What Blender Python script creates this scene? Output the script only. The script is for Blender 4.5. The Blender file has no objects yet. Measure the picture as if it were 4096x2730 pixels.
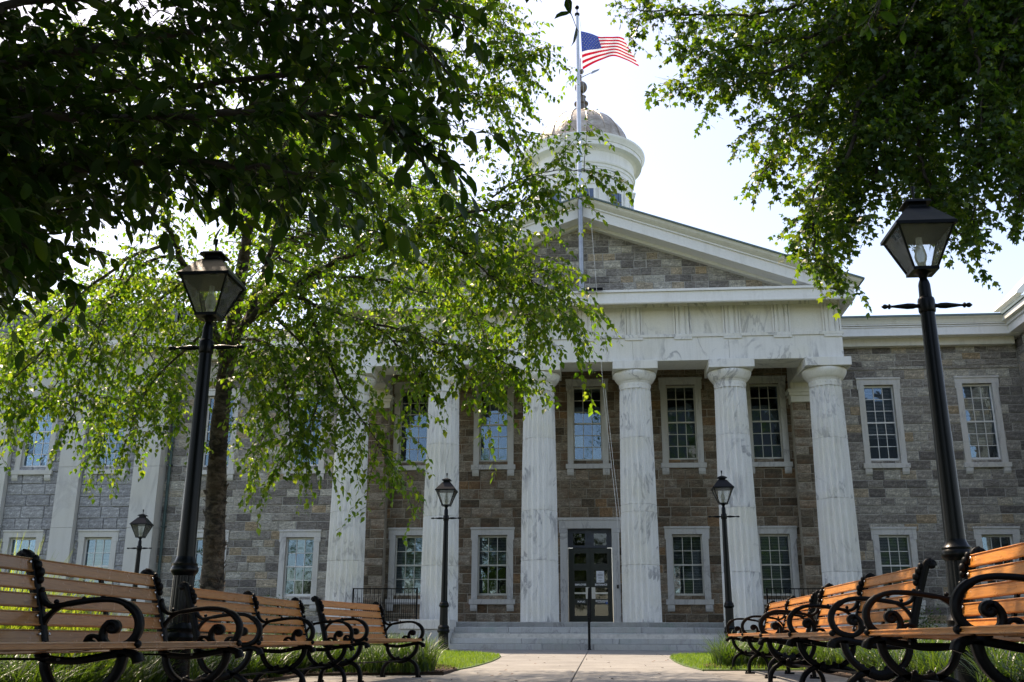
import bpy, bmesh, math, random
import numpy as np
from mathutils import Matrix, Vector, Euler
R = math.radians
random.seed(7); rng = np.random.default_rng(7)
scene = bpy.context.scene
C = scene.collection

# ------------------------------------------------------------------ camera
FPX, CX, CY = 3982.0, 2048.0, 1365.0
PITCH = math.atan(1195/3982.0); YAW = math.atan(360/4157.0); ROLL = 0.0045
EYE = np.array([0.0, 0.0, 0.45])
_fw = np.array([-math.sin(YAW)*math.cos(PITCH), math.cos(YAW)*math.cos(PITCH), math.sin(PITCH)])
_r0 = np.array([math.cos(YAW), math.sin(YAW), 0.0]); _u0 = np.cross(_r0, _fw)
_rt = _r0*math.cos(ROLL)+_u0*math.sin(ROLL); _up = np.cross(_rt, _fw)
cam_data = bpy.data.cameras.new('camera'); cam = bpy.data.objects.new('camera', cam_data); C.objects.link(cam)
cam_data.sensor_width = 36.0; cam_data.lens = 36.0*FPX/4096.0; cam_data.clip_start = 0.05; cam_data.clip_end = 3000
cam.matrix_world = Matrix(((_rt[0], _up[0], -_fw[0], EYE[0]), (_rt[1], _up[1], -_fw[1], EYE[1]), (_rt[2], _up[2], -_fw[2], EYE[2]), (0, 0, 0, 1)))
scene.camera = cam
def at(x, y, Y):
    """a measured spot of the photograph (2353 px wide view) at a known distance Y -> place in the world"""
    d = _fw*FPX+_rt*(x*1.7408-CX)-_up*(y*1.7408-CY)
    return Vector(EYE+d*(Y/d[1]))

# ------------------------------------------------------------------ sky, sun, exposure
SUN = Vector((-0.50, 0.494, 1.0)).normalized()
elev = math.asin(SUN.z); azim = math.atan2(SUN.x, SUN.y)
world = bpy.data.worlds.new('World'); scene.world = world; world.use_nodes = True
wn = world.node_tree.nodes; wl = world.node_tree.links
bg = wn['Background']; sky = wn.new('ShaderNodeTexSky'); sky.sky_type = 'NISHITA'; sky.sun_disc = False
sky.sun_elevation = elev; sky.sun_rotation = azim; sky.altitude = 0; sky.air_density = 0.8; sky.dust_density = 1.0; sky.ozone_density = 1.0
wl.new(sky.outputs[0], bg.inputs[0]); bg.inputs[1].default_value = 0.15
ld = bpy.data.lights.new('sun', 'SUN'); ld.energy = 3.3; ld.angle = R(0.53); ld.color = (1.0, 0.95, 0.86)
sun = bpy.data.objects.new('sun', ld); C.objects.link(sun); sun.rotation_euler = (-SUN).to_track_quat('-Z', 'Y').to_euler()
vs = scene.view_settings; vs.view_transform = 'Standard'; vs.look = 'None'; vs.gamma = 1.0; vs.use_curve_mapping = False
vs.exposure = 1.45; vs.use_white_balance = True; vs.white_balance_temperature = 8200; vs.white_balance_tint = 16
scene.render.engine = 'CYCLES'
cy = scene.cycles; cy.max_bounces = 7; cy.diffuse_bounces = 4; cy.glossy_bounces = 3; cy.transmission_bounces = 4; cy.transparent_max_bounces = 12
cy.use_denoising = True; cy.caustics_reflective = False; cy.caustics_refractive = False
cy.sample_clamp_indirect = 8.0

# ------------------------------------------------------------------ helpers
def tag(o, label=None, cat=None, group=None, kind=None):
    if label: o['label'] = label
    if cat: o['category'] = cat
    if group: o['group'] = group
    if kind: o['kind'] = kind
    return o
def empty(name, loc=(0, 0, 0), parent=None):
    o = bpy.data.objects.new(name, None); C.objects.link(o); o.location = loc; o.empty_display_size = 0.1
    if parent: o.parent = parent
    return o
def link(name, me, mat=None, parent=None, M=None):
    o = bpy.data.objects.new(name, me); C.objects.link(o)
    if mat and not me.materials: me.materials.append(mat)
    if parent: o.parent = parent
    if M is not None: o.matrix_local = M
    return o
class MB:
    def __init__(s): s.v = []; s.f = []; s.mi = []
    def add(s, v, f, m=0):
        n = len(s.v); s.v += [tuple(p) for p in v]; s.f += [tuple(i+n for i in q) for q in f]; s.mi += [m]*len(f); return s
    def box(s, x0, x1, y0, y1, z0, z1, m=0):
        return s.add([(x0,y0,z0),(x1,y0,z0),(x1,y1,z0),(x0,y1,z0),(x0,y0,z1),(x1,y0,z1),(x1,y1,z1),(x0,y1,z1)],
                     [(0,3,2,1),(4,5,6,7),(0,1,5,4),(1,2,6,5),(2,3,7,6),(3,0,4,7)], m)
    def cbox(s, x0, x1, y0, y1, z0, z1, b=0.01, m=0):
        """box with the front (-y) face's edges eased by b"""
        return s.add([(x0,y1,z0),(x1,y1,z0),(x1,y1,z1),(x0,y1,z1),(x0,y0+b,z0),(x1,y0+b,z0),(x1,y0+b,z1),(x0,y0+b,z1),
                      (x0+b,y0,z0+b),(x1-b,y0,z0+b),(x1-b,y0,z1-b),(x0+b,y0,z1-b)],
                     [(0,4,7,3),(1,2,6,5),(0,1,5,4),(3,7,6,2),(4,5,9,8),(5,6,10,9),(6,7,11,10),(7,4,8,11),(8,9,10,11)], m)
    def prism(s, poly, h0, h1, axis='y', m=0):
        """polygon extruded; axis y: poly (x,z); axis x: poly (y,z); axis z: poly (x,y)"""
        n = len(poly)
        def P(a, b, h): return (a, h, b) if axis == 'y' else ((h, a, b) if axis == 'x' else (a, b, h))
        v = [P(a, b, h0) for a, b in poly]+[P(a, b, h1) for a, b in poly]
        return s.add(v, [tuple(range(n)), tuple(range(2*n-1, n-1, -1))]+[(i, (i+1) % n, n+(i+1) % n, n+i) for i in range(n)], m)
    def lathe(s, prof, n=24, c=(0, 0), flute=0, m=0, capb=True, capt=True):
        rows = []
        for r, z in prof:
            rows.append([(c[0]+r*math.cos(2*math.pi*i/n), c[1]+r*math.sin(2*math.pi*i/n), z) for i in range(n)])
        v = [p for r_ in rows for p in r_]; f = []
        for k in range(len(prof)-1):
            for i in range(n):
                j = (i+1) % n; f.append((k*n+i, k*n+j, (k+1)*n+j, (k+1)*n+i))
        if capb: f.append(tuple(range(n-1, -1, -1)))
        if capt: f.append(tuple(range((len(prof)-1)*n, len(prof)*n)))
        return s.add(v, f, m)
    def tube(s, pts, rad, n=8, m=0):
        pts = [Vector(p) for p in pts]; k = len(pts)
        if not hasattr(rad, '__len__'): rad = [rad]*k
        prev = None; v = []
        for i in range(k):
            t = (pts[min(i+1, k-1)]-pts[max(i-1, 0)])
            if t.length < 1e-9: t = Vector((0, 0, 1))
            t.normalize()
            if prev is None:
                a = t.cross(Vector((0, 0, 1)) if abs(t.z) < 0.9 else Vector((1, 0, 0))).normalized()
            else:
                a = prev-t*prev.dot(t)
                a = a.normalized() if a.length > 1e-6 else t.orthogonal().normalized()
            prev = a; b = t.cross(a)
            for j in range(n):
                q = pts[i]+(a*math.cos(2*math.pi*j/n)+b*math.sin(2*math.pi*j/n))*rad[i]; v.append(tuple(q))
        f = [(i*n+j, i*n+(j+1) % n, (i+1)*n+(j+1) % n, (i+1)*n+j) for i in range(k-1) for j in range(n)]
        f += [tuple(range(n-1, -1, -1)), tuple(range((k-1)*n, k*n))]
        return s.add(v, f, m)
    def ribbon(s, pts, w, t, axis=Vector((0, 1, 0)), m=0):
        """flat bar: pts along a curve in the plane normal to axis, thickness t in the plane, width w along axis"""
        pts = [Vector(p) for p in pts]; k = len(pts); v = []
        tt = t if hasattr(t, '__len__') else [t]*k
        for i in range(k):
            d = (pts[min(i+1, k-1)]-pts[max(i-1, 0)]).normalized(); nrm = axis.cross(d).normalized()
            for a, b in ((-1, -1), (1, -1), (1, 1), (-1, 1)):
                v.append(tuple(pts[i]+nrm*(a*tt[i]/2)+axis*(b*w/2*(0.92 if a else 1))))
        f = [(i*4+j, i*4+(j+1) % 4, (i+1)*4+(j+1) % 4, (i+1)*4+j) for i in range(k-1) for j in range(4)]
        f += [(3, 2, 1, 0), tuple(range((k-1)*4, k*4))]
        return s.add(v, f, m)
    def ball(s, c, r, n=10, k=6, sq=(1, 1, 1), m=0):
        pr = [(max(1e-4, r*math.sin(math.pi*i/k)), -r*math.cos(math.pi*i/k)) for i in range(k+1)]
        b = MB().lathe(pr, n); return s.add([(c[0]+x*sq[0], c[1]+y*sq[1], c[2]+z*sq[2]) for x, y, z in b.v], b.f, m)
    def mesh(s, name, mats=None, smooth=False):
        me = bpy.data.meshes.new(name); me.from_pydata(s.v, [], s.f)
        for mt in (mats if isinstance(mats, (list, tuple)) else [mats]):
            if mt: me.materials.append(mt)
        if any(s.mi): me.polygons.foreach_set('material_index', s.mi)
        if smooth: me.polygons.foreach_set('use_smooth', [True]*len(s.f))
        bm = bmesh.new(); bm.from_mesh(me); bmesh.ops.recalc_face_normals(bm, faces=bm.faces); bm.to_mesh(me); bm.free()
        me.update(); return me
    def build(s, name, mats=None, parent=None, smooth=False, M=None):
        me = s.mesh(name, mats, smooth)
        if smooth:
            try: me.set_sharp_from_angle(angle=R(40))
            except Exception: pass
        return link(name, me, None, parent, M)
def catmull(pts, n=6):
    P = [Vector(p) for p in pts]; out = []
    for i in range(len(P)-1):
        a = P[max(i-1, 0)]; b = P[i]; c = P[i+1]; d = P[min(i+2, len(P)-1)]
        for k in range(n):
            t = k/n
            out.append(0.5*((2*b)+(c-a)*t+(2*a-5*b+4*c-d)*t*t+(3*b-a-3*c+d)*t**3))
    out.append(P[-1]); return out
def raw_mesh(name, V, F, mat, smooth=False):
    """fast mesh from numpy arrays, F (n,3) or (n,4)"""
    me = bpy.data.meshes.new(name); n = len(F); k = F.shape[1]
    me.vertices.add(len(V)); me.vertices.foreach_set('co', np.ascontiguousarray(V, np.float32).ravel())
    me.loops.add(n*k); me.loops.foreach_set('vertex_index', np.ascontiguousarray(F, np.int32).ravel())
    me.polygons.add(n); me.polygons.foreach_set('loop_start', np.arange(0, n*k, k, dtype=np.int32))
    try: me.polygons.foreach_set('loop_total', np.full(n, k, np.int32))
    except Exception: pass
    if smooth: me.polygons.foreach_set('use_smooth', np.ones(n, bool))
    me.update(calc_edges=True); me.validate(); me.materials.append(mat); return me
def ground_z(x, y):
    b = 0.0 if y < 9 else min(0.19, 0.19*(y-9)/19.7)
    w = max(0.0, min(1.0, (20-y)/8))
    return b+max(-0.045, min(0.045, 0.013*x))*w

# ------------------------------------------------------------------ materials
class N:
    def __init__(s, name):
        s.m = bpy.data.materials.new(name); s.m.use_nodes = True; s.t = s.m.node_tree; s.n = s.t.nodes; s.l = s.t.links
        s.b = s.n['Principled BSDF']; s.out = s.n['Material Output']; s.co = None
    def coord(s, kind='Object'):
        if s.co is None: s.co = s.n.new('ShaderNodeTexCoord')
        return s.co.outputs[kind]
    def mapping(s, scale=(1, 1, 1), rot=(0, 0, 0), src=None):
        k = s.n.new('ShaderNodeMapping'); k.inputs['Scale'].default_value = scale; k.inputs['Rotation'].default_value = rot
        s.l.new(src or s.coord(), k.inputs[0]); return k.outputs[0]
    def noise(s, scale, detail=4, rough=0.6, src=None, dist=0.0):
        k = s.n.new('ShaderNodeTexNoise'); k.inputs['Scale'].default_value = scale; k.inputs['Detail'].default_value = detail
        k.inputs['Roughness'].default_value = rough; k.inputs['Distortion'].default_value = dist
        s.l.new(src or s.coord(), k.inputs['Vector']); return k.outputs['Fac']
    def ramp(s, fac, stops):
        k = s.n.new('ShaderNodeValToRGB'); e = k.color_ramp.elements
        while len(e) < len(stops): e.new(0.5)
        for i, (p, c) in enumerate(stops): e[i].position = p; e[i].color = (c[0], c[1], c[2], 1) if hasattr(c, '__len__') else (c, c, c, 1)
        s.l.new(fac, k.inputs[0]); return k.outputs[0]
    def mix(s, fac, a, b, mode='MIX'):
        k = s.n.new('ShaderNodeMix'); k.data_type = 'RGBA'; k.blend_type = mode
        for inp, val in ((0, fac), (6, a), (7, b)):
            if hasattr(val, 'is_output') or isinstance(val, bpy.types.NodeSocket): s.l.new(val, k.inputs[inp])
            elif inp == 0: k.inputs[0].default_value = val
            else: k.inputs[inp].default_value = (val[0], val[1], val[2], 1)
        return k.outputs[2]
    def math(s, op, a, b=0.0):
        k = s.n.new('ShaderNodeMath'); k.operation = op
        for i, val in enumerate((a, b)):
            if isinstance(val, bpy.types.NodeSocket): s.l.new(val, k.inputs[i])
            else: k.inputs[i].default_value = val
        return k.outputs[0]
    def rand(s):
        """a number of its own for every piece, whether it is an object or an island of a joined mesh"""
        a = s.n.new('ShaderNodeObjectInfo').outputs['Random']; b = s.n.new('ShaderNodeNewGeometry').outputs['Random Per Island']
        return s.math('FRACT', s.math('ADD', s.math('MULTIPLY', a, 7.31), b))
    def bump(s, h, strength=0.3, dist=0.01):
        k = s.n.new('ShaderNodeBump'); k.inputs['Strength'].default_value = strength; k.inputs['Distance'].default_value = dist
        s.l.new(h, k.inputs['Height']); s.l.new(k.outputs[0], s.b.inputs['Normal']); return k.outputs[0]
    def col(s, c):
        if isinstance(c, bpy.types.NodeSocket): s.l.new(c, s.b.inputs['Base Color'])
        else: s.b.inputs['Base Color'].default_value = (c[0], c[1], c[2], 1)
    def rough(s, r):
        if isinstance(r, bpy.types.NodeSocket): s.l.new(r, s.b.inputs['Roughness'])
        else: s.b.inputs['Roughness'].default_value = r
    def spec(s, v): s.b.inputs['Specular IOR Level'].default_value = v
def plain(name, c, rough=0.6, var=0.12, scale=6, bump=0.0, metal=0.0, spec=0.5):
    k = N(name); f = k.noise(scale, 5, 0.65)
    k.col(k.ramp(f, [(0.25, [v*(1-var*1.6) for v in c]), (0.5, c), (0.75, [min(1, v*(1+var)) for v in c])])); k.rough(rough); k.spec(spec)
    k.b.inputs['Metallic'].default_value = metal
    if bump: k.bump(k.noise(scale*12, 4, 0.7), bump, 0.004)
    return k.m
def stone(name, cols, mott, bscale=26, bstr=0.9, rough=0.85, rust=None):
    """natural building stone: every block its own tone, streaky bedding and grain"""
    k = N(name); r = k.rand(); base = k.ramp(r, cols)
    sv = k.mapping((3.5, 3.5, 13)); f = k.noise(1.5, 8, 0.7, sv, 1.1); g = k.noise(24, 6, 0.75)
    c = k.mix(0.85, base, k.ramp(f, [(0.28, 0.25), (0.5, 0.92), (0.72, 1.7)]), 'MULTIPLY')
    c = k.mix(0.7, c, k.ramp(g, [(0.3, 0.3), (0.55, 1.0), (0.75, 1.6)]), 'MULTIPLY')
    if rust:
        c = k.mix(k.ramp(k.noise(1.7, 4, 0.6), [(0.48, 0.0), (0.66, 0.8)]), c, rust)
    c = k.mix(mott, c, k.ramp(k.noise(0.35, 3, 0.5), [(0.35, 0.7), (0.65, 1.15)]), 'MULTIPLY')
    k.col(c); k.rough(rough); k.spec(0.25)
    k.bump(k.math('ADD', k.noise(bscale, 6, 0.7, sv), k.math('MULTIPLY', k.noise(7, 4, 0.65), 1.6)), bstr, 0.06)
    return k.m
def marble(name, c0, vein, warm=0.12, stain=0.3, scale=1.0, mossy=False):
    k = N(name)
    rnd = k.n.new('ShaderNodeObjectInfo').outputs['Random']
    add = k.n.new('ShaderNodeVectorMath'); add.operation = 'ADD'; cb = k.n.new('ShaderNodeCombineXYZ')
    k.l.new(k.math('MULTIPLY', rnd, 31.0), cb.inputs[0]); k.l.new(k.math('MULTIPLY', rnd, 17.0), cb.inputs[2])
    k.l.new(k.coord(), add.inputs[0]); k.l.new(cb.outputs[0], add.inputs[1]); src = add.outputs[0]
    mp = k.n.new('ShaderNodeMapping'); mp.inputs['Rotation'].default_value = (0, 0.6, 0.5); mp.inputs['Scale'].default_value = (1.0*scale, 0.8*scale, 0.42*scale)
    k.l.new(src, mp.inputs[0])
    f = k.noise(0.8, 8, 0.58, mp.outputs[0], 1.2)
    v = k.ramp(f, [(0.472, 0.0), (0.497, 0.9), (0.503, 0.9), (0.528, 0.0)])
    v2 = k.ramp(k.noise(0.55, 8, 0.66, mp.outputs[0], 2.4), [(0.54, 0.0), (0.7, 0.75)])
    brk = k.ramp(k.noise(0.9, 3, 0.5, src), [(0.43, 0.0), (0.6, 1.0)])
    c = k.mix(k.math('MULTIPLY', v, brk), c0, vein)
    c = k.mix(k.math('MULTIPLY', v2, 0.38), c, [0.62*a for a in c0])
    c = k.mix(k.ramp(k.noise(0.6, 4, 0.6, src), [(0.45, 0.0), (0.7, warm*3)]), c, (c0[0]*0.95, c0[1]*0.9, c0[2]*0.72))
    st = k.mapping((5, 5, 0.35)); c = k.mix(k.ramp(k.noise(1.4, 6, 0.7, st), [(0.5, 0.0), (0.78, stain)]), c, (0.25, 0.23, 0.20))
    c = k.mix(0.5, c, k.ramp(k.noise(40, 4, 0.7), [(0.3, 0.78), (0.6, 1.06)]), 'MULTIPLY')
    if mossy:
        c = k.mix(0.9, c, k.ramp(rnd, [(0.0, 0.72), (1.0, 1.12)]), 'MULTIPLY'); c = k.mix(k.ramp(k.noise(1.1, 5, 0.65, src), [(0.52, 0.0), (0.7, 0.55)]), c, (0.22, 0.30, 0.26))
    k.col(c); k.rough(k.ramp(k.noise(5, 4), [(0.3, 0.5), (0.7, 0.75)])); k.spec(0.35)
    k.bump(k.noise(60, 5, 0.7), 0.25, 0.006); return k.m
def leaf_mat(name, cols, trans, tw, gloss=0.3):
    k = N(name); r = k.rand(); base = k.ramp(r, cols)
    base = k.mix(0.35, base, k.ramp(k.noise(60, 3), [(0.3, 0.75), (0.7, 1.15)]), 'MULTIPLY')
    k.col(base); k.rough(0.42); k.spec(gloss)
    tr = k.n.new('ShaderNodeBsdfTranslucent'); tc = k.ramp(r, trans); k.l.new(tc, tr.inputs[0])
    mx = k.n.new('ShaderNodeMixShader'); mx.inputs[0].default_value = tw
    k.l.new(k.b.outputs[0], mx.inputs[1]); k.l.new(tr.outputs[0], mx.inputs[2]); k.l.new(mx.outputs[0], k.out.inputs[0]); return k.m
def glass_mat(name, wav, tint, boost, milky=0.0, gtint=(1, 1, 1)):
    k = N(name); k.n.remove(k.b)
    tr = k.n.new('ShaderNodeBsdfTransparent'); tr.inputs[0].default_value = (*tint, 1)
    gl = k.n.new('ShaderNodeBsdfGlossy'); gl.inputs['Roughness'].default_value = 0.015; gl.inputs[0].default_value = (*gtint, 1)
    fr = k.n.new('ShaderNodeFresnel'); fr.inputs[0].default_value = boost
    if wav:
        bp = k.n.new('ShaderNodeBump'); bp.inputs['Strength'].default_value = wav; bp.inputs['Distance'].default_value = 0.02
        geo = k.n.new('ShaderNodeNewGeometry'); k.l.new(k.noise(2.2, 2, 0.5, geo.outputs['Position'], 0.6), bp.inputs['Height']); k.l.new(bp.outputs[0], gl.inputs['Normal'])
    mx = k.n.new('ShaderNodeMixShader'); k.l.new(fr.outputs[0], mx.inputs[0]); k.l.new(tr.outputs[0], mx.inputs[1]); k.l.new(gl.outputs[0], mx.inputs[2])
    last = mx
    if milky:
        df = k.n.new('ShaderNodeBsdfTranslucent'); df.inputs[0].default_value = (0.8, 0.82, 0.8, 1)
        d2 = k.n.new('ShaderNodeBsdfDiffuse'); d2.inputs[0].default_value = (0.6, 0.6, 0.58, 1)
        ad = k.n.new('ShaderNodeMixShader'); ad.inputs[0].default_value = 0.4; k.l.new(df.outputs[0], ad.inputs[1]); k.l.new(d2.outputs[0], ad.inputs[2])
        m2 = k.n.new('ShaderNodeMixShader'); k.l.new(k.ramp(k.noise(7, 5, 0.7), [(0.35, milky*0.4), (0.65, milky*1.5)]), m2.inputs[0])
        k.l.new(mx.outputs[0], m2.inputs[1]); k.l.new(ad.outputs[0], m2.inputs[2]); last = m2
    k.l.new(last.outputs[0], k.out.inputs[0]); return k.m
def wood_mat(name, c0, c1, rough):
    k = N(name)
    rnd = k.n.new('ShaderNodeObjectInfo').outputs['Random']
    add = k.n.new('ShaderNodeVectorMath'); add.operation = 'ADD'; cb = k.n.new('ShaderNodeCombineXYZ')
    for i in range(3): k.l.new(k.math('MULTIPLY', rnd, 13.7+9*i), cb.inputs[i])
    k.l.new(k.coord(), add.inputs[0]); k.l.new(cb.outputs[0], add.inputs[1])
    mp = k.n.new('ShaderNodeMapping'); mp.inputs['Scale'].default_value = (14, 0.9, 14); k.l.new(add.outputs[0], mp.inputs[0])
    f = k.noise(1.6, 6, 0.6, mp.outputs[0], 2.2)
    fine = k.mapping((60, 3, 60)); g = k.noise(3, 5, 0.7, fine)
    c = k.ramp(f, [(0.3, c1), (0.45, c0), (0.55, [a*1.08 for a in c0]), (0.62, [a*0.8 for a in c0]), (0.75, c0)])
    c = k.mix(0.5, c, k.ramp(g, [(0.3, 0.6), (0.6, 1.1)]), 'MULTIPLY')
    c = k.mix(0.8, c, k.ramp(rnd, [(0.0, (0.72, 0.68, 0.62)), (0.5, (1, 1, 1)), (1.0, (1.12, 0.98, 0.82))]), 'MULTIPLY')
    c = k.mix(k.ramp(k.noise(2.3, 5, 0.65), [(0.62, 0.0), (0.75, 0.55)]), c, (0.10, 0.05, 0.025))
    k.col(c); k.rough(k.ramp(k.noise(6, 5, 0.7), [(0.35, rough*0.75), (0.65, rough*1.35)])); k.spec(0.5)
    k.b.inputs['Coat Weight'].default_value = 0.35; k.b.inputs['Coat Roughness'].default_value = 0.28
    k.bump(g, 0.3, 0.002); return k.m

M = {}
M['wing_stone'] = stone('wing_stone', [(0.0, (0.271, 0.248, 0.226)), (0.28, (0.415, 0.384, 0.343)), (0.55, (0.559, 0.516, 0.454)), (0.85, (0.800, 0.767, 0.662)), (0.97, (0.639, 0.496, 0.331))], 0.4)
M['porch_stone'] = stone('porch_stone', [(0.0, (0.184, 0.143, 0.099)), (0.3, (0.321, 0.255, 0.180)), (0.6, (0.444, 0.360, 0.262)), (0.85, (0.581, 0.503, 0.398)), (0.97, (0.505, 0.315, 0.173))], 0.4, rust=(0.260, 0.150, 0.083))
M['granite'] = stone('granite', [(0.0, (0.40, 0.40, 0.41)), (0.5, (0.46, 0.46, 0.47)), (1.0, (0.53, 0.53, 0.53))], 0.3, 40, 0.6)
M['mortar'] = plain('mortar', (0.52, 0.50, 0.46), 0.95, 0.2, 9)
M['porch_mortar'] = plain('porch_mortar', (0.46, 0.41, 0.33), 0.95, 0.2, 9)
M['granite_mortar'] = plain('granite_mortar', (0.26, 0.26, 0.26), 0.95, 0.1, 9)
M['marble'] = marble('marble', (0.77, 0.76, 0.73), (0.36, 0.36, 0.37), 0.14, 0.26)
M['marble_step'] = marble('marble_step', (0.43, 0.435, 0.43), (0.24, 0.24, 0.25), 0.1, 0.5, 1.6, True)
M['marble_trim'] = marble('marble_trim', (0.62, 0.612, 0.585), (0.38, 0.37, 0.37), 0.12, 0.35, 1.5)
M['limestone'] = marble('limestone', (0.60, 0.59, 0.555), (0.48, 0.47, 0.45), 0.1, 0.18, 0.7)
def paint(name, c, dirt=0.35):
    k = N(name); st = k.mapping((2.5, 2.5, 0.5)); f = k.noise(1.6, 6, 0.7, st)
    cc = k.mix(k.ramp(f, [(0.5, 0.0), (0.75, dirt)]), c, (0.42, 0.40, 0.33)); cc = k.mix(0.5, cc, k.ramp(k.noise(14, 5, 0.7), [(0.3, 0.9), (0.6, 1.03)]), 'MULTIPLY')
    k.col(cc); k.rough(0.5); k.bump(k.noise(30, 3), 0.1, 0.003); return k.m
M['white_paint'] = paint('white_paint', (0.83, 0.82, 0.79), 0.25); M['sash_paint'] = paint('sash_paint', (0.62, 0.61, 0.54), 0.5)
M['cream_paint'] = paint('cream_paint', (0.76, 0.745, 0.66), 0.35)
M['roof_metal'] = plain('roof_metal', (0.10, 0.15, 0.145), 0.5, 0.2, 3)
def copper_dome():
    k = N('dome_metal'); f = k.noise(2.0, 6, 0.65); st = k.mapping((1.5, 1.5, 6)); g = k.noise(2.2, 5, 0.7, st, 1.2)
    c = k.ramp(f, [(0.3, (0.27, 0.21, 0.15)), (0.5, (0.43, 0.37, 0.30)), (0.72, (0.62, 0.58, 0.51))])
    c = k.mix(0.6, c, k.ramp(g, [(0.3, 0.6), (0.7, 1.3)]), 'MULTIPLY'); k.col(c); k.rough(0.42); k.b.inputs['Metallic'].default_value = 0.35
    k.bump(k.noise(3.5, 4, 0.6), 0.6, 0.05); return k.m
M['dome_metal'] = copper_dome(); M['bronze'] = plain('bronze', (0.13, 0.105, 0.085), 0.5, 0.3, 5)
M['iron'] = plain('iron', (0.0022, 0.0024, 0.0027), 0.42, 0.35, 9, 0.3, 0.0, 0.12)
M['post_paint'] = plain('post_paint', (0.0025, 0.004, 0.0048), 0.30, 0.3, 8, 0.15, 0.0, 0.16)
M['bolt_metal'] = plain('bolt_metal', (0.55, 0.55, 0.56), 0.3, 0.1, 20, 0, 0.9)
M['pole_metal'] = plain('pole_metal', (0.62, 0.64, 0.68), 0.35, 0.1, 4, 0, 0.5); M['pole_steel'] = plain('pole_steel', (0.33, 0.35, 0.37), 0.35, 0.2, 4, 0, 0.6)
M['rope'] = plain('rope', (0.75, 0.74, 0.72), 0.8)
M['door_paint'] = plain('door_paint', (0.012, 0.02, 0.018), 0.35, 0.2, 5); M['transom_paint'] = plain('transom_paint', (0.035, 0.045, 0.065), 0.35, 0.2, 5)
M['pane'] = glass_mat('pane', 0.10, (0.86, 0.90, 0.90), 1.85, 0, (0.58, 0.80, 1.0)); M['pane_clear'] = glass_mat('pane_clear', 0.03, (0.5, 0.56, 0.56), 1.5)  # bluish gloss tint of the first puts sky blue into the mirrored light
M['lantern_glass'] = glass_mat('lantern_glass', 0.05, (0.97, 0.98, 0.975), 1.3, 0.06)
M['globe_glass'] = glass_mat('globe_glass', 0.0, (0.9, 0.92, 0.9), 1.4, 0.5)
M['unlit_interior'] = plain('unlit_interior', (0.012, 0.012, 0.012), 0.9); M['blind'] = plain('blind', (0.42, 0.43, 0.44), 0.6, 0.05)  # near-black backing: the darkness of unlit rooms is put into its colour
M['paper'] = plain('paper', (0.82, 0.84, 0.86), 0.7, 0.03); M['letter_white'] = plain('letter_white', (0.85, 0.85, 0.85), 0.6, 0.02); M['ink'] = plain('ink', (0.05, 0.05, 0.06), 0.7)
M['badge_blue'] = plain('badge_blue', (0.05, 0.13, 0.40), 0.5); M['black_box'] = plain('black_box', (0.02, 0.02, 0.02), 0.5); M['aluminium'] = plain('aluminium', (0.62, 0.63, 0.64), 0.35, 0.08, 5, 0, 0.7)
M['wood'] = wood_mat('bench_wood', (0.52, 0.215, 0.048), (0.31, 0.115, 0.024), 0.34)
M['wood_shaded'] = wood_mat('bench_wood_shaded', (0.33, 0.165, 0.065), (0.19, 0.085, 0.032), 0.22)  # darker copy of the bench wood: shade over the nearest bench put into its colour
M['concrete'] = None
def concrete():
    k = N('concrete'); r = k.rand()
    c = k.ramp(k.noise(1.1, 6, 0.65), [(0.3, (0.17, 0.162, 0.15)), (0.55, (0.225, 0.216, 0.20)), (0.75, (0.265, 0.255, 0.238))])
    c = k.mix(0.6, c, k.ramp(k.noise(85, 4, 0.8), [(0.32, 0.55), (0.5, 1.0), (0.7, 1.2)]), 'MULTIPLY')
    c = k.mix(0.8, c, k.ramp(r, [(0.0, 0.86), (1.0, 1.08)]), 'MULTIPLY')
    c = k.mix(k.ramp(k.noise(3.2, 6, 0.7), [(0.55, 0.0), (0.72, 0.45)]), c, (0.17, 0.155, 0.135))
    c = k.mix(k.ramp(k.noise(0.9, 9, 0.75, None, 2.5), [(0.485, 0.0), (0.5, 0.5), (0.515, 0.0)]), c, (0.12, 0.11, 0.10))
    c = k.mix(k.ramp(k.noise(22, 2, 0.5), [(0.70, 0.0), (0.74, 0.6)]), c, (0.10, 0.09, 0.08))
    k.col(c); k.rough(0.88); k.bump(k.noise(120, 4, 0.7), 0.4, 0.004); return k.m
M['concrete'] = concrete()
M['paver'] = plain('paver', (0.21, 0.195, 0.175), 0.9, 0.3, 5, 0.4)
M['mulch'] = plain('mulch', (0.050, 0.030, 0.019), 0.95, 0.5, 14, 0.9); M['chip'] = plain('chip', (0.14, 0.075, 0.045), 0.9, 0.5, 30)
M['turf'] = plain('turf', (0.055, 0.10, 0.018), 0.95, 0.3, 5, 0.5); M['soil'] = plain('soil', (0.05, 0.065, 0.025), 0.95, 0.4, 2, 0.5)
M['birch_bark'] = None
def birch_bark():
    k = N('birch_bark'); mp = k.mapping((5, 5, 9)); f = k.noise(1.4, 8, 0.72, mp, 0.8); g = k.noise(34, 5, 0.75); h = k.noise(1.6, 3, 0.5)
    c = k.ramp(f, [(0.40, (0.022, 0.018, 0.015)), (0.48, (0.075, 0.060, 0.047)), (0.57, (0.18, 0.145, 0.11)), (0.70, (0.30, 0.265, 0.22))])
    c = k.mix(0.7, c, k.ramp(g, [(0.3, 0.4), (0.65, 1.25)]), 'MULTIPLY'); c = k.mix(k.ramp(h, [(0.5, 0.0), (0.65, 0.5)]), c, (0.15, 0.095, 0.05))
    k.col(c); k.rough(0.9); k.bump(k.math('ADD', f, g), 1.0, 0.05); return k.m
M['birch_bark'] = birch_bark()
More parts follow.
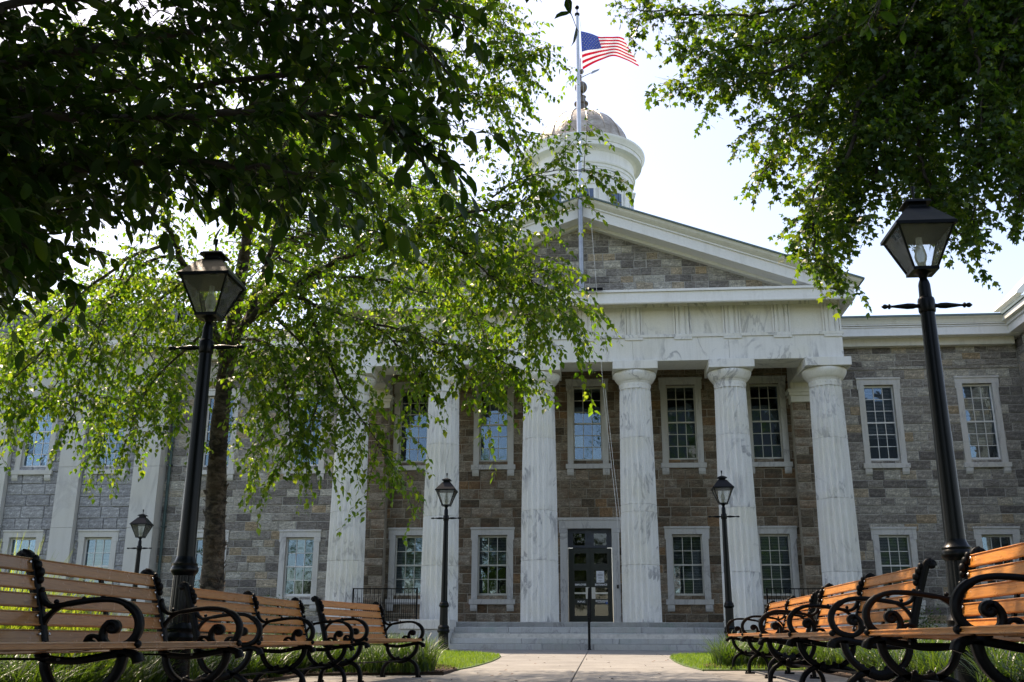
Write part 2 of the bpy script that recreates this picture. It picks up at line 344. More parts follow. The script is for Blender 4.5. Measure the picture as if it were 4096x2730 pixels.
M['bark'] = plain('bark', (0.045, 0.036, 0.028), 0.9, 0.4, 20, 0.6); M['twig'] = plain('twig', (0.035, 0.026, 0.018), 0.8, 0.3, 20)
M['birch_leaf'] = leaf_mat('birch_leaf', [(0.0, (0.020, 0.058, 0.008)), (0.5, (0.040, 0.095, 0.012)), (1.0, (0.085, 0.15, 0.020))],
                           [(0.0, (0.12, 0.31, 0.010)), (0.5, (0.24, 0.46, 0.020)), (1.0, (0.48, 0.62, 0.045))], 0.46, 0.4)
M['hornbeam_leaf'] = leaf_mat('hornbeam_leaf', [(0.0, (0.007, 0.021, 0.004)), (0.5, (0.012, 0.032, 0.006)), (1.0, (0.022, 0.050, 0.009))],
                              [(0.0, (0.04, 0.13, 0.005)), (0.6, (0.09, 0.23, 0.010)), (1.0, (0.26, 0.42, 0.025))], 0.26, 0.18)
M['maple_leaf'] = leaf_mat('lobed_leaf', [(0.0, (0.013, 0.038, 0.007)), (0.5, (0.026, 0.064, 0.011)), (1.0, (0.052, 0.10, 0.016))],
                           [(0.0, (0.07, 0.19, 0.008)), (0.6, (0.17, 0.34, 0.014)), (1.0, (0.40, 0.54, 0.035))], 0.36, 0.35)
M['blade'] = leaf_mat('lily_turf_blade', [(0.0, (0.007, 0.024, 0.006)), (0.5, (0.016, 0.045, 0.010)), (1.0, (0.045, 0.09, 0.02))],
                      [(0.0, (0.08, 0.20, 0.015)), (1.0, (0.24, 0.40, 0.03))], 0.25, 0.6)
M['lawn_blade'] = leaf_mat('lawn_blade', [(0.0, (0.08, 0.17, 0.02)), (1.0, (0.15, 0.25, 0.035))], [(0.0, (0.20, 0.38, 0.02)), (1.0, (0.38, 0.52, 0.04))], 0.35)
M['tall_grass'] = leaf_mat('tall_grass_blade', [(0.0, (0.12, 0.20, 0.02)), (1.0, (0.24, 0.32, 0.04))], [(0.0, (0.32, 0.46, 0.03)), (1.0, (0.52, 0.60, 0.06))], 0.45)
M['flag_red'] = leaf_mat('flag_red', [(0.0, (0.48, 0.010, 0.03)), (1.0, (0.52, 0.014, 0.035))], [(0.0, (0.62, 0.012, 0.04)), (1.0, (0.62, 0.012, 0.04))], 0.4, 0.2)
M['flag_white'] = leaf_mat('flag_white', [(0.0, (0.78, 0.78, 0.80)), (1.0, (0.8, 0.8, 0.82))], [(0.0, (0.85, 0.85, 0.88)), (1.0, (0.85, 0.85, 0.88))], 0.45, 0.2)
M['flag_blue'] = leaf_mat('flag_blue', [(0.0, (0.035, 0.07, 0.26)), (1.0, (0.04, 0.08, 0.30))], [(0.0, (0.03, 0.06, 0.30)), (1.0, (0.03, 0.06, 0.30))], 0.35, 0.2)
M['office'] = plain('office_concrete', (0.42, 0.37, 0.34), 0.9, 0.15, 1); M['office_glass'] = plain('office_glass', (0.02, 0.022, 0.025), 0.15)
# ------------------------------------------------------------------ ground
def sheet(name, ys, left, right, off, mat, nx=6, skirt=0.0):
    V = []; F = []
    for y in ys:
        a, b = left(y), right(y)
        for i in range(nx+1):
            x = a+(b-a)*i/nx; V.append((x, y, ground_z(x, y)+off))
    n = nx+1
    for j in range(len(ys)-1):
        for i in range(nx): F.append((j*n+i, j*n+i+1, (j+1)*n+i+1, (j+1)*n+i))
    b = MB().add(V, F)
    if skirt:
        loop = [i for i in range(n)]+[j*n+nx for j in range(1, len(ys))]+[(len(ys)-1)*n+i for i in range(nx-1, -1, -1)]+[j*n for j in range(len(ys)-2, 0, -1)]
        k = len(b.v); b.v += [(V[i][0], V[i][1], V[i][2]-skirt) for i in loop]
        for q in range(len(loop)):
            r = (q+1) % len(loop); b.f.append((loop[q], loop[r], k+r, k+q)); b.mi.append(0)
    return b.build(name, mat, None, True)
def interp(y, pts):
    if y <= pts[0][0]: return pts[0][1]
    for (a, p), (b, q) in zip(pts, pts[1:]):
        if y <= b: return p+(q-p)*(y-a)/(b-a)
    return pts[-1][1]
gys = [-400, -120, -40, -10, 0, 3, 6, 9, 12, 15, 18, 20, 24, 28.7, 34, 60, 150, 500]
tag(sheet('ground', gys, lambda y: -500, lambda y: 500, -0.06, M['soil'], 40), kind='structure')
path = empty('path'); tag(path, kind='structure')
def slab(x0, x1, y0, y1, mat, parent, name='paving_slab', t=0.12, gap=0.007, lift=0.0):
    x0 += gap; x1 -= gap; y0 += gap; y1 -= gap
    q = [(x0, y0), (x1, y0), (x1, y1), (x0, y1)]; e = 0.006
    top = [(x0+e, y0+e), (x1-e, y0+e), (x1-e, y1-e), (x0+e, y1-e)]
    v = [(a, b, ground_z(a, b)-t) for a, b in q]+[(a, b, ground_z(a, b)-e+lift) for a, b in q]+[(a, b, ground_z(a, b)+lift) for a, b in top]
    f = [(3, 2, 1, 0), (8, 9, 10, 11)]+[(i, (i+1) % 4, 4+(i+1) % 4, 4+i) for i in range(4)]+[(4+i, 4+(i+1) % 4, 8+(i+1) % 4, 8+i) for i in range(4)]
    return MB().add(v, f).build(name, mat, parent)
ys = [-2.2, 0.6, 3.4, 6.2, 9.0, 12.05, 15.1, 18.15, 21.2]
for a, b in zip(ys, ys[1:]):
    for x0, x1 in ((-2.0, -0.33), (-0.33, 1.36)): slab(x0, x1, a, b, M['concrete'], path)
for a, b in ((21.2, 24.3), (24.3, 26.9), (26.9, 28.72)):
    xs = [-9.6, -7.0, -4.4, -2.0, -0.33, 1.36, 3.8, 6.4, 9.0]
    for x0, x1 in zip(xs, xs[1:]): slab(x0, x1, a, b, M['concrete'], path, lift=-0.004 if a > 22 and False else 0.0)
pads = empty('pavement'); tag(pads, kind='structure')
for a, b in zip([2.0, 4.2, 6.4, 8.6, 10.8], [4.2, 6.4, 8.6, 10.8, 13.2]): slab(-3.75, -2.0, a, b, M['paver'], pads, lift=-0.002)
for a, b in zip([2.0, 4.2, 6.4, 8.6, 10.8, 13.0], [4.2, 6.4, 8.6, 10.8, 13.0, 14.75]): slab(1.36, 2.75, a, b, M['paver'], pads, lift=-0.002)
LAWN_L = [(14.2, -2.1), (15, -1.95), (16, -1.9), (18, -1.88), (20, -1.95), (21.7, -2.08), (23, -2.45), (24.5, -3.05), (26, -4.3), (26.6, -6.0)]
LAWN_R = [(14.2, 1.35), (16, 1.25), (18, 1.26), (20, 1.32), (22, 1.42), (23.2, 1.75), (24.5, 2.4), (25.7, 3.4), (26.5, 5.2)]
ylist = [14.2+0.62*i for i in range(21)]
tag(sheet('lawn', ylist, lambda y: -9.4, lambda y: interp(y, LAWN_L), 0.015, M['turf'], 10, 0.06), kind='structure')
tag(sheet('lawn', ylist, lambda y: interp(y, LAWN_R), lambda y: 9.4, 0.015, M['turf'], 10, 0.06), kind='structure')
BED_L = [(3, -3.75), (13.2, -3.75), (13.25, -2.05), (14.6, -2.0), (15.6, -2.3), (16.8, -2.9), (18.5, -3.6), (22, -4.6)]
BED_R = [(3, 2.75), (14.7, 2.75), (14.75, 1.42), (15.6, 1.5), (16.8, 1.8), (18.2, 2.5), (22, 3.8)]
tag(sheet('flower_bed', [3+0.5*i for i in range(39)], lambda y: -10.5, lambda y: interp(y, BED_L), 0.028, M['mulch'], 12, 0.08), kind='structure')
tag(sheet('flower_bed', [3+0.5*i for i in range(39)], lambda y: interp(y, BED_R), lambda y: 10.5, 0.028, M['mulch'], 12, 0.08), kind='structure')

# ------------------------------------------------------------------ courthouse
AX = -0.30                                   # the front's axis of symmetry
YC, YA, YP, YW = 31.0, 30.45, 34.0, 34.5     # columns, entablature face, porch wall, wing wall
ZS = 0.95                                    # porch floor
house = empty('courthouse', (AX, 31, 0)); house_inv = Matrix.Translation((-AX, -31, 0))
tag(house, 'grey stone courthouse with white marble columned porch, pediment and domed cupola', 'building')
def part(b, name, mats, smooth=False, parent=None):
    """a part of the courthouse given in world coordinates"""
    b.v = [(x-AX, y-31, z) for x, y, z in b.v]
    return b.build(name, mats, parent or house, smooth)
HM = {}
def open_cells(x0, x1, z0, z1, holes):
    """rectangles that tile the wall outside its openings"""
    zs = sorted({z0, z1, *[h[2] for h in holes if z0 < h[2] < z1], *[h[3] for h in holes if z0 < h[3] < z1]}); out = []
    for a, b in zip(zs, zs[1:]):
        cur = x0
        for h in sorted(holes):
            if h[2] < (a+b)/2 < h[3] and h[1] > x0 and h[0] < x1:
                if h[0] > cur: out.append((cur, h[0], a, b))
                cur = max(cur, h[1])
        if cur < x1: out.append((cur, x1, a, b))
    return out
class Wall:
    """coursed masonry; each block a box with eased edges standing proud of the mortar"""
    def __init__(s, holes): s.holes = holes; s.blocks = []
    def run(s, x0, x1, z0, z1, y, hs, wlo, whi, proud=0.02, gap=0.022, clip=None):
        z = z1
        while z > z0+0.05:
            h = random.choice(hs); zb = max(z0, z-h)
            if zb-z0 < 0.1: zb = z0
            iv = [(x0, x1)]
            if clip:
                c = clip((z+zb)/2)
                if c is None: z = zb; continue
                iv = [(max(x0, c[0]), min(x1, c[1]))]
            for a, b in iv:
                x = a
                while x < b-0.02:
                    w = random.uniform(wlo, whi); xe = min(b, x+w)
                    if b-xe < 0.22: xe = b
                    s.put(x+gap/2, xe-gap/2, zb+gap/2, z-gap/2, y, proud); x = xe
            z = zb
    def put(s, x0, x1, z0, z1, y, proud):
        # an opening cuts the block: keep what is left of it beside, above or below
        for h in s.holes:
            if x1 > h[0] and x0 < h[1] and z1 > h[2] and z0 < h[3]:
                if z0 < h[2]-0.05 and z1 <= h[3]: z1b = h[2]; rest = (x0, x1, z0, z1b)
                elif z1 > h[3]+0.05 and z0 >= h[2]: rest = (x0, x1, h[3], z1)
                elif z0 < h[2]-0.05 and z1 > h[3]: rest = None
                else: rest = None
                for side in ((x0, min(x1, h[0])), (max(x0, h[1]), x1)):
                    if side[1]-side[0] > 0.05:
                        s.put(side[0], side[1]-0.001, max(z0, h[2]) if rest and rest[2] < h[2] else z0, min(z1, h[3]) if rest and rest[3] > h[3] else z1, y, proud)
                if rest: s.put(rest[0], rest[1], rest[2], rest[3], y, proud)
                return
        if x1-x0 > 0.03 and z1-z0 > 0.03: s.blocks.append((x0, x1, z0, z1, y-proud-random.uniform(-0.008, 0.024), y+0.05))
def lay(blocks, mat, owner, off, singles, name='stone'):
    """the blocks that show largest are objects of their own, the rest one mesh"""
    meshes = {}
    def score(b): return (b[1]-b[0])*(b[3]-b[2])
    for b in blocks[:singles]:
        w, h = round((b[1]-b[0])/0.04)*0.04, b[3]-b[2]
        me = MB().cbox(-(b[1]-b[0])/2, (b[1]-b[0])/2, 0, b[5]-b[4], -h/2, h/2, 0.016).mesh(name, mat)
        o = link(name, me, None, owner); o.location = ((b[0]+b[1])/2-off[0], b[4]-off[1], (b[2]+b[3])/2-off[2])
    if blocks[singles:]:
        m = MB()
        for b in blocks[singles:]: m.cbox(b[0]-off[0], b[1]-off[0], b[4]-off[1], b[5]-off[1], b[2]-off[2], b[3]-off[2], 0.016)
        tag(m.build(name+'work', mat, owner), kind='stuff')
# openings
UP = dict(z0=6.39, z1=8.93, rows=6); LO = dict(z0=1.90, z1=3.80, rows=4)
PXS = [-6.40, -3.57, AX, 2.93, 5.79]; WXS = [9.77, 13.07, -10.37, -13.67]
holes_p = [(x-0.50, x+0.50, UP['z0']-0.04, UP['z1']+0.03) for x in PXS]+[(x-0.50, x+0.50, LO['z0']-0.04, LO['z1']+0.03) for x in PXS if x != AX]+[(AX-0.74, AX+0.74, 0.5, 4.05)]
holes_w = [(x-0.50, x+0.50, LL['z0']-0.04, LL['z1']+0.03) for x in WXS for LL in (UP, LO)]
PX0, PX1 = -7.75, 7.15
# porch wall, antae, wings, tympanum : mortar backing with openings
wallp = MB(); 
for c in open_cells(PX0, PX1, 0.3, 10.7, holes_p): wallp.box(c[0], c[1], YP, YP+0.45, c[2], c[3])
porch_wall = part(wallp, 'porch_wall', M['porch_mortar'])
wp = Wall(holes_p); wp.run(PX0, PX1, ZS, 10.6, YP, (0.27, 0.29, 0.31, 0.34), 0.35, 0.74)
for xa0, xa1 in ((6.62, 7.75), (-8.35, -7.22)):
    b = MB().box(xa0, xa1, 33.62, YP+0.4, 0.3, 10.6); part(b, 'anta', M['porch_mortar'])
    w2 = Wall([]); w2.run(xa0, xa1, ZS, 8.2, 33.62, (0.27, 0.29, 0.31, 0.34), 0.35, 0.7); wp.blocks += w2.blocks
    b = MB(); b.box(xa0-0.04, xa1+0.04, 33.52, YP+0.4, 8.2, 8.42); b.box(xa0-0.09, xa1+0.09, 33.46, YP+0.41, 8.42, 8.52); b.box(xa0-0.14, xa1+0.14, 33.41, YP+0.42, 8.52, 8.63); b.box(xa0-0.02, xa1+0.02, 33.55, YP+0.43, 8.63, 8.87)
    part(b, 'anta_capital', M['cream_paint'])
wings = []
for x0, x1 in ((7.15, 14.55), (-15.5, -7.75)):
    b = MB()
    for c in open_cells(x0, x1, -0.6, 10.75, holes_w): b.box(c[0], c[1], YW, YW+0.45, c[2], c[3])
    part(b, 'wing_wall', M['mortar'])
ww = Wall(holes_w)
ww.run(7.75, 14.55, -0.4, 9.50, YW, (0.25, 0.28, 0.31, 0.33), 0.38, 0.85); ww.run(7.75, 14.55, 9.62, 10.6, YW, (0.25, 0.26), 0.4, 0.75)
wl_ = Wall(holes_w)
wl_.run(-15.5, -8.35, -0.4, 9.50, YW, (0.25, 0.28, 0.31, 0.33), 0.38, 0.85); wl_.run(-15.5, -8.35, 9.62, 10.6, YW, (0.25, 0.26), 0.4, 0.75)
for x0, x1 in ((7.2, 14.55), (-15.5, -7.8)):
    b = MB(); x = x0
    while x < x1: e = min(x1, x+random.uniform(0.8, 1.3)); b.cbox(x+0.006, e-0.006, YW-0.055, YW+0.04, 9.51, 9.61, 0.01); x = e
    part(b, 'string_course', M['wing_stone'])
wt = Wall([]); 
def tym(z):
    hw = (13.80-z)/0.36
    return (AX-hw, AX+hw) if hw > 0.2 else None
wt.run(-9, 9, 10.95, 13.8, 30.55, (0.24, 0.26, 0.28), 0.34, 0.66, clip=tym)
part(MB().prism([(AX-8.0, 10.85), (AX+8.0, 10.85), (AX, 13.85)], 30.55, 30.9), 'tympanum', M['mortar'])
off = (AX, 31, 0)
bl = [(b, 'w') for b in ww.blocks]+[(b, 'p') for b in wp.blocks]+[(b, 't') for b in wt.blocks]
def shown(b, k):
    a = (b[1]-b[0])*(b[3]-b[2]); xc = (b[0]+b[1])/2; zc = (b[2]+b[3])/2
    if k == 'w': return a if zc > 1.6 else 0
    if k == 't': return a if xc > -0.5 else 0
    hid = min(abs(xc*31/34-c) for c in (-7.8, -4.88, -1.81, 1.25, 4.23, 7.17)) < 0.62
    return 0 if hid or zc > 8.9 or zc < 1.0 or (xc < 0 and zc > 5) else a*0.97
ranked = sorted(bl, key=lambda t: -shown(*t))
top = ranked[:290]; rest = ranked[290:]
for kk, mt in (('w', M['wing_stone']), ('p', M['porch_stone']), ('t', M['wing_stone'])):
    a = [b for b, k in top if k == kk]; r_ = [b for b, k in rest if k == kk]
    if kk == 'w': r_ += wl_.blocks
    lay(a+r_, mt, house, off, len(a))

pane_me = MB().box(-0.5, 0.5, -0.002, 0.002, -0.5, 0.5).mesh('pane', M['pane']); pane2_me = MB().box(-0.5, 0.5, -0.002, 0.002, -0.5, 0.5).mesh('pane', M['pane_clear'])
def window(cx, y, k, owner, off, mat, blind=0.0, sash=None, upper=False, bright=False):
    """stone surround (the window itself) > sash, panes, sill, brackets, blind"""
    z0, z1, rows = k['z0'], k['z1'], k['rows']; hw = 0.475; ow = 0.735; yf = y-0.075
    def L(b): b.v = [(px-off[0], py-off[1], pz-off[2]) for px, py, pz in b.v]; return b
    b = MB()
    for s in (-1, 1):
        xa, xb = sorted((cx+s*0.495, cx+s*0.70)); b.cbox(xa, xb, yf+0.02, y+0.26, z0-0.16, z1-0.12, 0.006)
        xa, xb = sorted((cx+s*0.495, cx+s*ow)); b.cbox(xa, xb, yf+0.018, y+0.262, z1-0.12, z1+0.04, 0.006)
    b.cbox(cx-ow, cx+ow, yf+0.018, y+0.264, z1+0.04, z1+0.23, 0.006); b.cbox(cx-ow-0.02, cx+ow+0.02, yf-0.012, y+0.1, z1+0.23, z1+0.30, 0.008)
    w = L(b).build('window', mat, owner)
    b = MB().cbox(cx-0.77, cx+0.77, yf-0.05, y+0.26, z0-0.33, z0-0.165, 0.008); L(b).build('sill', mat, w)
    for s in (-1, 1):
        c = cx+s*0.61; b = MB().prism([(y+0.05, z0-0.335), (yf-0.035, z0-0.335), (yf-0.03, z0-0.45), (yf+0.005, z0-0.53), (yf+0.03, z0-0.55), (y+0.05, z0-0.55)], c-0.115, c+0.115, 'x')
        L(b).build('bracket', mat, w)
    ys = y+0.13; b = MB(); t = 0.05
    sm = sash or M['sash_paint']; zm = (z0+z1)/2
    b.box(cx-0.495, cx-hw+0.02, ys-0.03, ys+0.05, z0-0.1, z1+0.03); b.box(cx+hw-0.02, cx+0.495, ys-0.03, ys+0.05, z0-0.1, z1+0.03)
    b.box(cx-hw+0.021, cx+hw-0.021, ys-0.031, ys+0.051, z1-0.03, z1+0.035); b.box(cx-hw+0.021, cx+hw-0.021, ys-0.032, ys+0.052, z0-0.1, z0+0.03)
    b.box(cx-hw+0.022, cx+hw-0.022, ys-0.035, ys+0.053, zm-0.025, zm+0.025)
    gw = (2*hw-0.04)/3; gh = (z1-z0-0.06)/rows
    for i in (1, 2): x = cx-hw+0.02+gw*i; b.box(x-0.011, x+0.011, ys-0.012, ys+0.03, z0+0.03, z1-0.03)
    for j in range(1, rows):
        if j != rows//2: z = z0+0.03+gh*j; b.box(cx-hw+0.023, cx+hw-0.023, ys-0.0135, ys+0.0315, z-0.011, z+0.011)
    b.box(cx-0.494, cx+0.494, ys-0.02, ys+0.06, z0-0.165, z0-0.1)
    L(b).build('sash', sm, w)
    for i in range(3):
        for j in range(rows):
            o = link('pane', pane_me, None, w)
            o.location = (cx-hw+0.02+gw*(i+0.5)-off[0], ys+0.012-off[1], z0+0.03+gh*(j+0.5)-off[2]); o.scale = (gw-0.004, 1, gh-0.004)
            o.rotation_euler = (R(random.gauss(0, 0.55)), 0, R(random.gauss(0, 0.55)))
    b = MB().box(cx-0.6, cx+0.6, y+0.62, y+0.66, z0-0.3, z1+0.3)
    b.box(cx-0.6, cx-0.5, y+0.27, y+0.62, z0-0.3, z1+0.3); b.box(cx+0.5, cx+0.6, y+0.27, y+0.62, z0-0.3, z1+0.3); L(b).build('dark_backing', M['unlit_interior'], w)  # dark box behind the panes, standing in for the unlit room
    if blind > 0:
        b = MB(); z = z1-0.02; n = int((z1-z0)*blind/0.05)
        for q in range(n):
            zz = z-q*0.05; b.add([(cx-hw, ys+0.12, zz-0.034), (cx+hw, ys+0.12, zz-0.034), (cx+hw, ys+0.145, zz), (cx-hw, ys+0.145, zz)], [(0, 1, 2, 3)])
        tag(L(b).build('blind', M['blind'], w), kind='stuff')
    return w
M['sash_white'] = paint('sash_white', (0.74, 0.745, 0.72), 0.2)
for i, x in enumerate(PXS):
    window(x, YP, UP, house, off, M['marble_trim'], (0, 0.0, 0, 0.18, 0)[i])
    if x != AX: window(x, YP, LO, house, off, M['marble_trim'], (1, 0.55, 0, 1, 1)[i])
for i, x in enumerate(WXS):
    window(x, YW, UP, house, off, M['marble_trim'], (0.72, 0.8, 0, 0)[i], M['sash_white']); window(x, YW, LO, house, off, M['marble_trim'], (1, 0, 0.25, 0)[i], M['sash_white'])

# doorway
b = MB(); y = YP-0.10
for s in (-1, 1):
    xa, xb = sorted((AX+s*0.735, AX+s*0.99)); b.cbox(xa, xb, y, YP+0.3, ZS, 3.9, 0.008); xa, xb = sorted((AX+s*0.735, AX+s*1.03)); b.cbox(xa, xb, y-0.002, YP+0.301, 3.9, 4.04, 0.008)
b.cbox(AX-1.03, AX+1.03, y-0.004, YP+0.302, 4.04, 4.31, 0.008); b.cbox(AX-1.06, AX+1.06, y-0.03, YP+0.1, 4.31, 4.40, 0.01)
doorway = part(b, 'door_surround', M['marble_trim'])
yd = YP+0.12
def dpart(b, name, mat, parent=None):
    return part(b, name, mat, False, parent or doorway)
tz0, tz1 = 3.42, 4.02; DX0, DX1 = AX-0.735, AX+0.735
b = MB()
def lattice(b, x0, x1, z0, z1, lights, ya, yb):
    for c in open_cells(x0, x1, z0, z1, lights): b.box(c[0], c[1], ya, yb, c[2], c[3])
tl = [(AX-0.56, AX-0.16, 3.50, 3.90), (AX+0.14, AX+0.56, 3.50, 3.90)]
lattice(b, DX0, DX1, tz0, tz1+0.02, tl, yd, yd+0.07); tr_ = dpart(b, 'transom', M['transom_paint'])
def dpane(x0, x1, z0, z1, yy, par):
    o = link('pane', pane2_me, None, par); o.location = ((x0+x1)/2-AX, yy-31, (z0+z1)/2); o.scale = (x1-x0, 1, z1-z0); o.rotation_euler = (R(random.gauss(0, .3)), 0, R(random.gauss(0, .3)))
for l in tl: dpane(*l, yd+0.035, tr_)
leaves_ = []
for s in (-1, 1):
    x0, x1 = (DX0+0.006, AX-0.004) if s < 0 else (AX+0.004, DX1-0.006)
    xa, xb = (AX-0.53, AX-0.13) if s < 0 else (AX+0.13, AX+0.57)
    ls = [(xa, xb, 2.90, 3.24), (xa, xb, 2.34, 2.68), (xa, xb, 1.76, 2.12), (xa, xb, 1.22, 1.58)]
    b = MB(); lattice(b, x0, x1, ZS+0.03, tz0-0.01, ls, yd+0.01, yd+0.06); d = dpart(b, 'door_leaf', M['door_paint']); leaves_.append(d)
    for l in ls: dpane(*l, yd+0.035, d)
    b = MB().box(xa, xb, yd-0.045, yd-0.02, 1.915, 1.965); dpart(b, 'push_bar', M['aluminium'], d)
    b = MB().box(AX+s*0.035 if s > 0 else AX-0.16, AX+0.16 if s > 0 else AX-0.035, yd-0.02, yd+0.008, 1.76, 2.13); dpart(b, 'push_plate', M['aluminium'], d)
    b = MB().box(x0, x1, yd-0.008, yd+0.009, ZS+0.03, ZS+0.075); dpart(b, 'kick_strip', M['aluminium'], d)
dpart(MB().box(AX+0.20, AX+0.46, yd-0.004, yd+0.008, 2.28, 2.66), 'notice', M['paper'], leaves_[1])
b = MB()
for q, (w_, z) in enumerate([(0.10, 2.595), (0.17, 2.555), (0.18, 2.535), (0.16, 2.515), (0.18, 2.495), (0.12, 2.44), (0.15, 2.42), (0.13, 2.34), (0.05, 2.32)]):
    b.box(AX+0.33-w_/2, AX+0.33+w_/2, yd-0.006, yd-0.0045, z, z+0.008)
dpart(b, 'print', M['ink'], leaves_[1])
dpart(MB().box(AX-0.58, AX+0.58, YP+0.6, YP+0.63, 0.9, 4.1), 'dark_backing', M['unlit_interior'])
def lettering(txt, cx, z, size, par, yy):
    cu = bpy.data.curves.new('lettering', 'FONT'); cu.body = txt; cu.size = size; cu.align_x = 'CENTER'; cu.offset = 0.0035; cu.extrude = 0.001
    t = bpy.data.objects.new('t', cu); C.objects.link(t); bpy.context.view_layer.update()
    me = bpy.data.meshes.new_from_object(t); bpy.data.objects.remove(t); me.materials.clear(); me.materials.append(M['letter_white'])
    o = link('lettering', me, None, par); o.matrix_local = Matrix.Translation((cx-AX, yy-31, z)) @ Matrix.Rotation(R(90), 4, 'X')
lettering('EMPLOYEE', AX-0.33, 2.19, 0.078, leaves_[0], yd+0.006); lettering('ENTRANCE', AX+0.35, 2.19, 0.078, leaves_[1], yd+0.006)
lettering('PUBLIC', AX-0.31, 1.64, 0.078, leaves_[0], yd+0.006); lettering('ENTRANCE', AX+0.36, 1.665, 0.078, leaves_[1], yd+0.006)
b = MB().box(AX+0.22, AX+0.44, yd+0.003, yd+0.007, 1.632, 1.645); b.prism([(AX+0.44, 1.622), (AX+0.475, 1.6385), (AX+0.44, 1.655)], yd+0.003, yd+0.007); dpart(b, 'arrow', M['letter_white'], leaves_[1])
acc = dpart(MB().box(AX+0.49, AX+0.56, yd+0.002, yd+0.007, 1.59, 1.66), 'access_sign', M['badge_blue'], leaves_[1])
b = MB().box(AX+0.868, AX+0.93, YP-0.13, YP-0.1, 2.08, 2.2); part(b, 'card_reader', M['black_box'], False, doorway)

# floor of the porch, steps
b = MB().box(-8.55, 7.95, 30.12, 34.0, 0.62, ZS); part(b, 'porch_floor', M['marble_step'])
for x0, x1 in ((-8.5, -4.25), (3.62, 7.9)):
    x = x0
    while x < x1-0.1: e = min(x1, x+random.uniform(1.2, 1.7)); part(MB().cbox(x+.004, e-.004, 30.16, 30.6, 0.0, 0.615, 0.01), 'porch_base_block', M['marble_step']); x = e
steps = empty('steps', (AX, 29.4, 0.19)); tag(steps, 'five pale marble steps with green stains leading up to the black doors', 'steps')
nst = 5; rz = (ZS-0.19)/nst; SX0, SX1 = -4.22, 3.58
for k in range(nst):
    za, zb = 0.19+rz*k, 0.19+rz*(k+1); ya = 28.72+0.35*k; x = SX0; 
    while x < SX1-0.05:
        e = min(SX1, x+random.uniform(1.4, 3.0)); e = SX1 if SX1-e < 0.7 else e
        me = MB().cbox(x+0.004, e-0.004, ya, ya+0.5 if k < nst-1 else 30.12+0.002, za-(0.05 if k == 0 else 0.0), zb-0.004, 0.008)
        me.v = [(p[0]-AX, p[1]-29.4, p[2]-0.19) for p in me.v]; me.build('step_block', M['marble_step'], steps); x = e
part(MB().box(SX0, SX1, 29.3, 30.5, 0.1, 0.61), 'step_core', M['mortar'])
for s, x0, x1 in ((-1, -5.65, -4.225), (1, 3.585, 5.05)):
    b = MB(); b.cbox(x0, x1, 28.95, 30.3, 0.02, 0.72, 0.01); ck = part(b, 'cheek_block', M['marble_step'])
    part(MB().cbox(x0-0.04, x1+(0.002 if s < 0 else 0.04), 28.9, 30.35, 0.725, 0.99, 0.015), 'cheek_cap', M['marble_trim'], False, ck)

# columns
def shaft_ring(r, z, nf=20, sub=5, depth=0.15):
    out = []
    for i in range(nf):
        for j in range(sub):
            t = j/sub; a = 2*math.pi*(i+t)/nf; rr = r*(1-depth*math.sin(math.pi*t)**0.8); out.append((rr*math.cos(a), rr*math.sin(a), z))
    return out
def radius(z): t = (z-ZS)/(8.05-ZS); return 0.585-0.095*t+0.014*math.sin(math.pi*t)
def drum(z0, z1):
    b = MB(); zs = [z0+0.002, z0+0.014]+[z0+(z1-z0)*i/5 for i in range(1, 5)]+[z1-0.014, z1-0.002]; n = 100; V = []
    for q, z in enumerate(zs): V += shaft_ring(radius(z)*(0.972 if q in (0, len(zs)-1) else 1), z)
    F = [(k*n+i, k*n+(i+1) % n, (k+1)*n+(i+1) % n, (k+1)*n+i) for k in range(len(zs)-1) for i in range(n)]+[tuple(range(n-1, -1, -1)), tuple(range((len(zs)-1)*n, len(zs)*n))]
    me = b.add(V, F).mesh('drum', M['marble']); return me
joints = [[2.75, 4.25, 6.5], [2.6, 4.1, 6.35], [2.75, 4.25, 6.5], [2.61, 4.19, 4.42, 6.48], [2.4, 4.3, 6.55], [2.4, 4.55, 6.4]]
cap_me = None
for ci, cx in enumerate((-7.83, -4.88, -1.81, 1.25, 4.23, 7.17)):
    js = joints[ci]
    b = MB(); pr = [(0.478, 8.04), (0.482, 8.10), (0.49, 8.2), (0.50, 8.235), (0.515, 8.24), (0.515, 8.255), (0.53, 8.26), (0.53, 8.275), (0.545, 8.28), (0.60, 8.35), (0.655, 8.44), (0.68, 8.51), (0.68, 8.56), (0.655, 8.59), (0.6, 8.595)]
    b.lathe(pr, 48)
    # little leaf-shaped flute ends under the echinus
    for i in range(20):
        a = 2*math.pi*(i+0.5)/20; c, s = math.cos(a), math.sin(a); b.ball((0.478*c, 0.478*s, 8.165), 0.045, 6, 4, (0.7, 0.7, 1.1))
    col = b.build('column', M['marble'], house, True); col.location = (cx-AX, 0, 0)
    o = MB().cbox(-0.70, 0.70, -0.70, 0.70, 8.60, 8.868, 0.006).build('abacus', M['marble'], col)
    zz = [ZS]+js+[8.045]
    for a, c in zip(zz, zz[1:]):
        d = link('drum', drum(a, c), None, col); d.rotation_euler = (0, 0, 0)
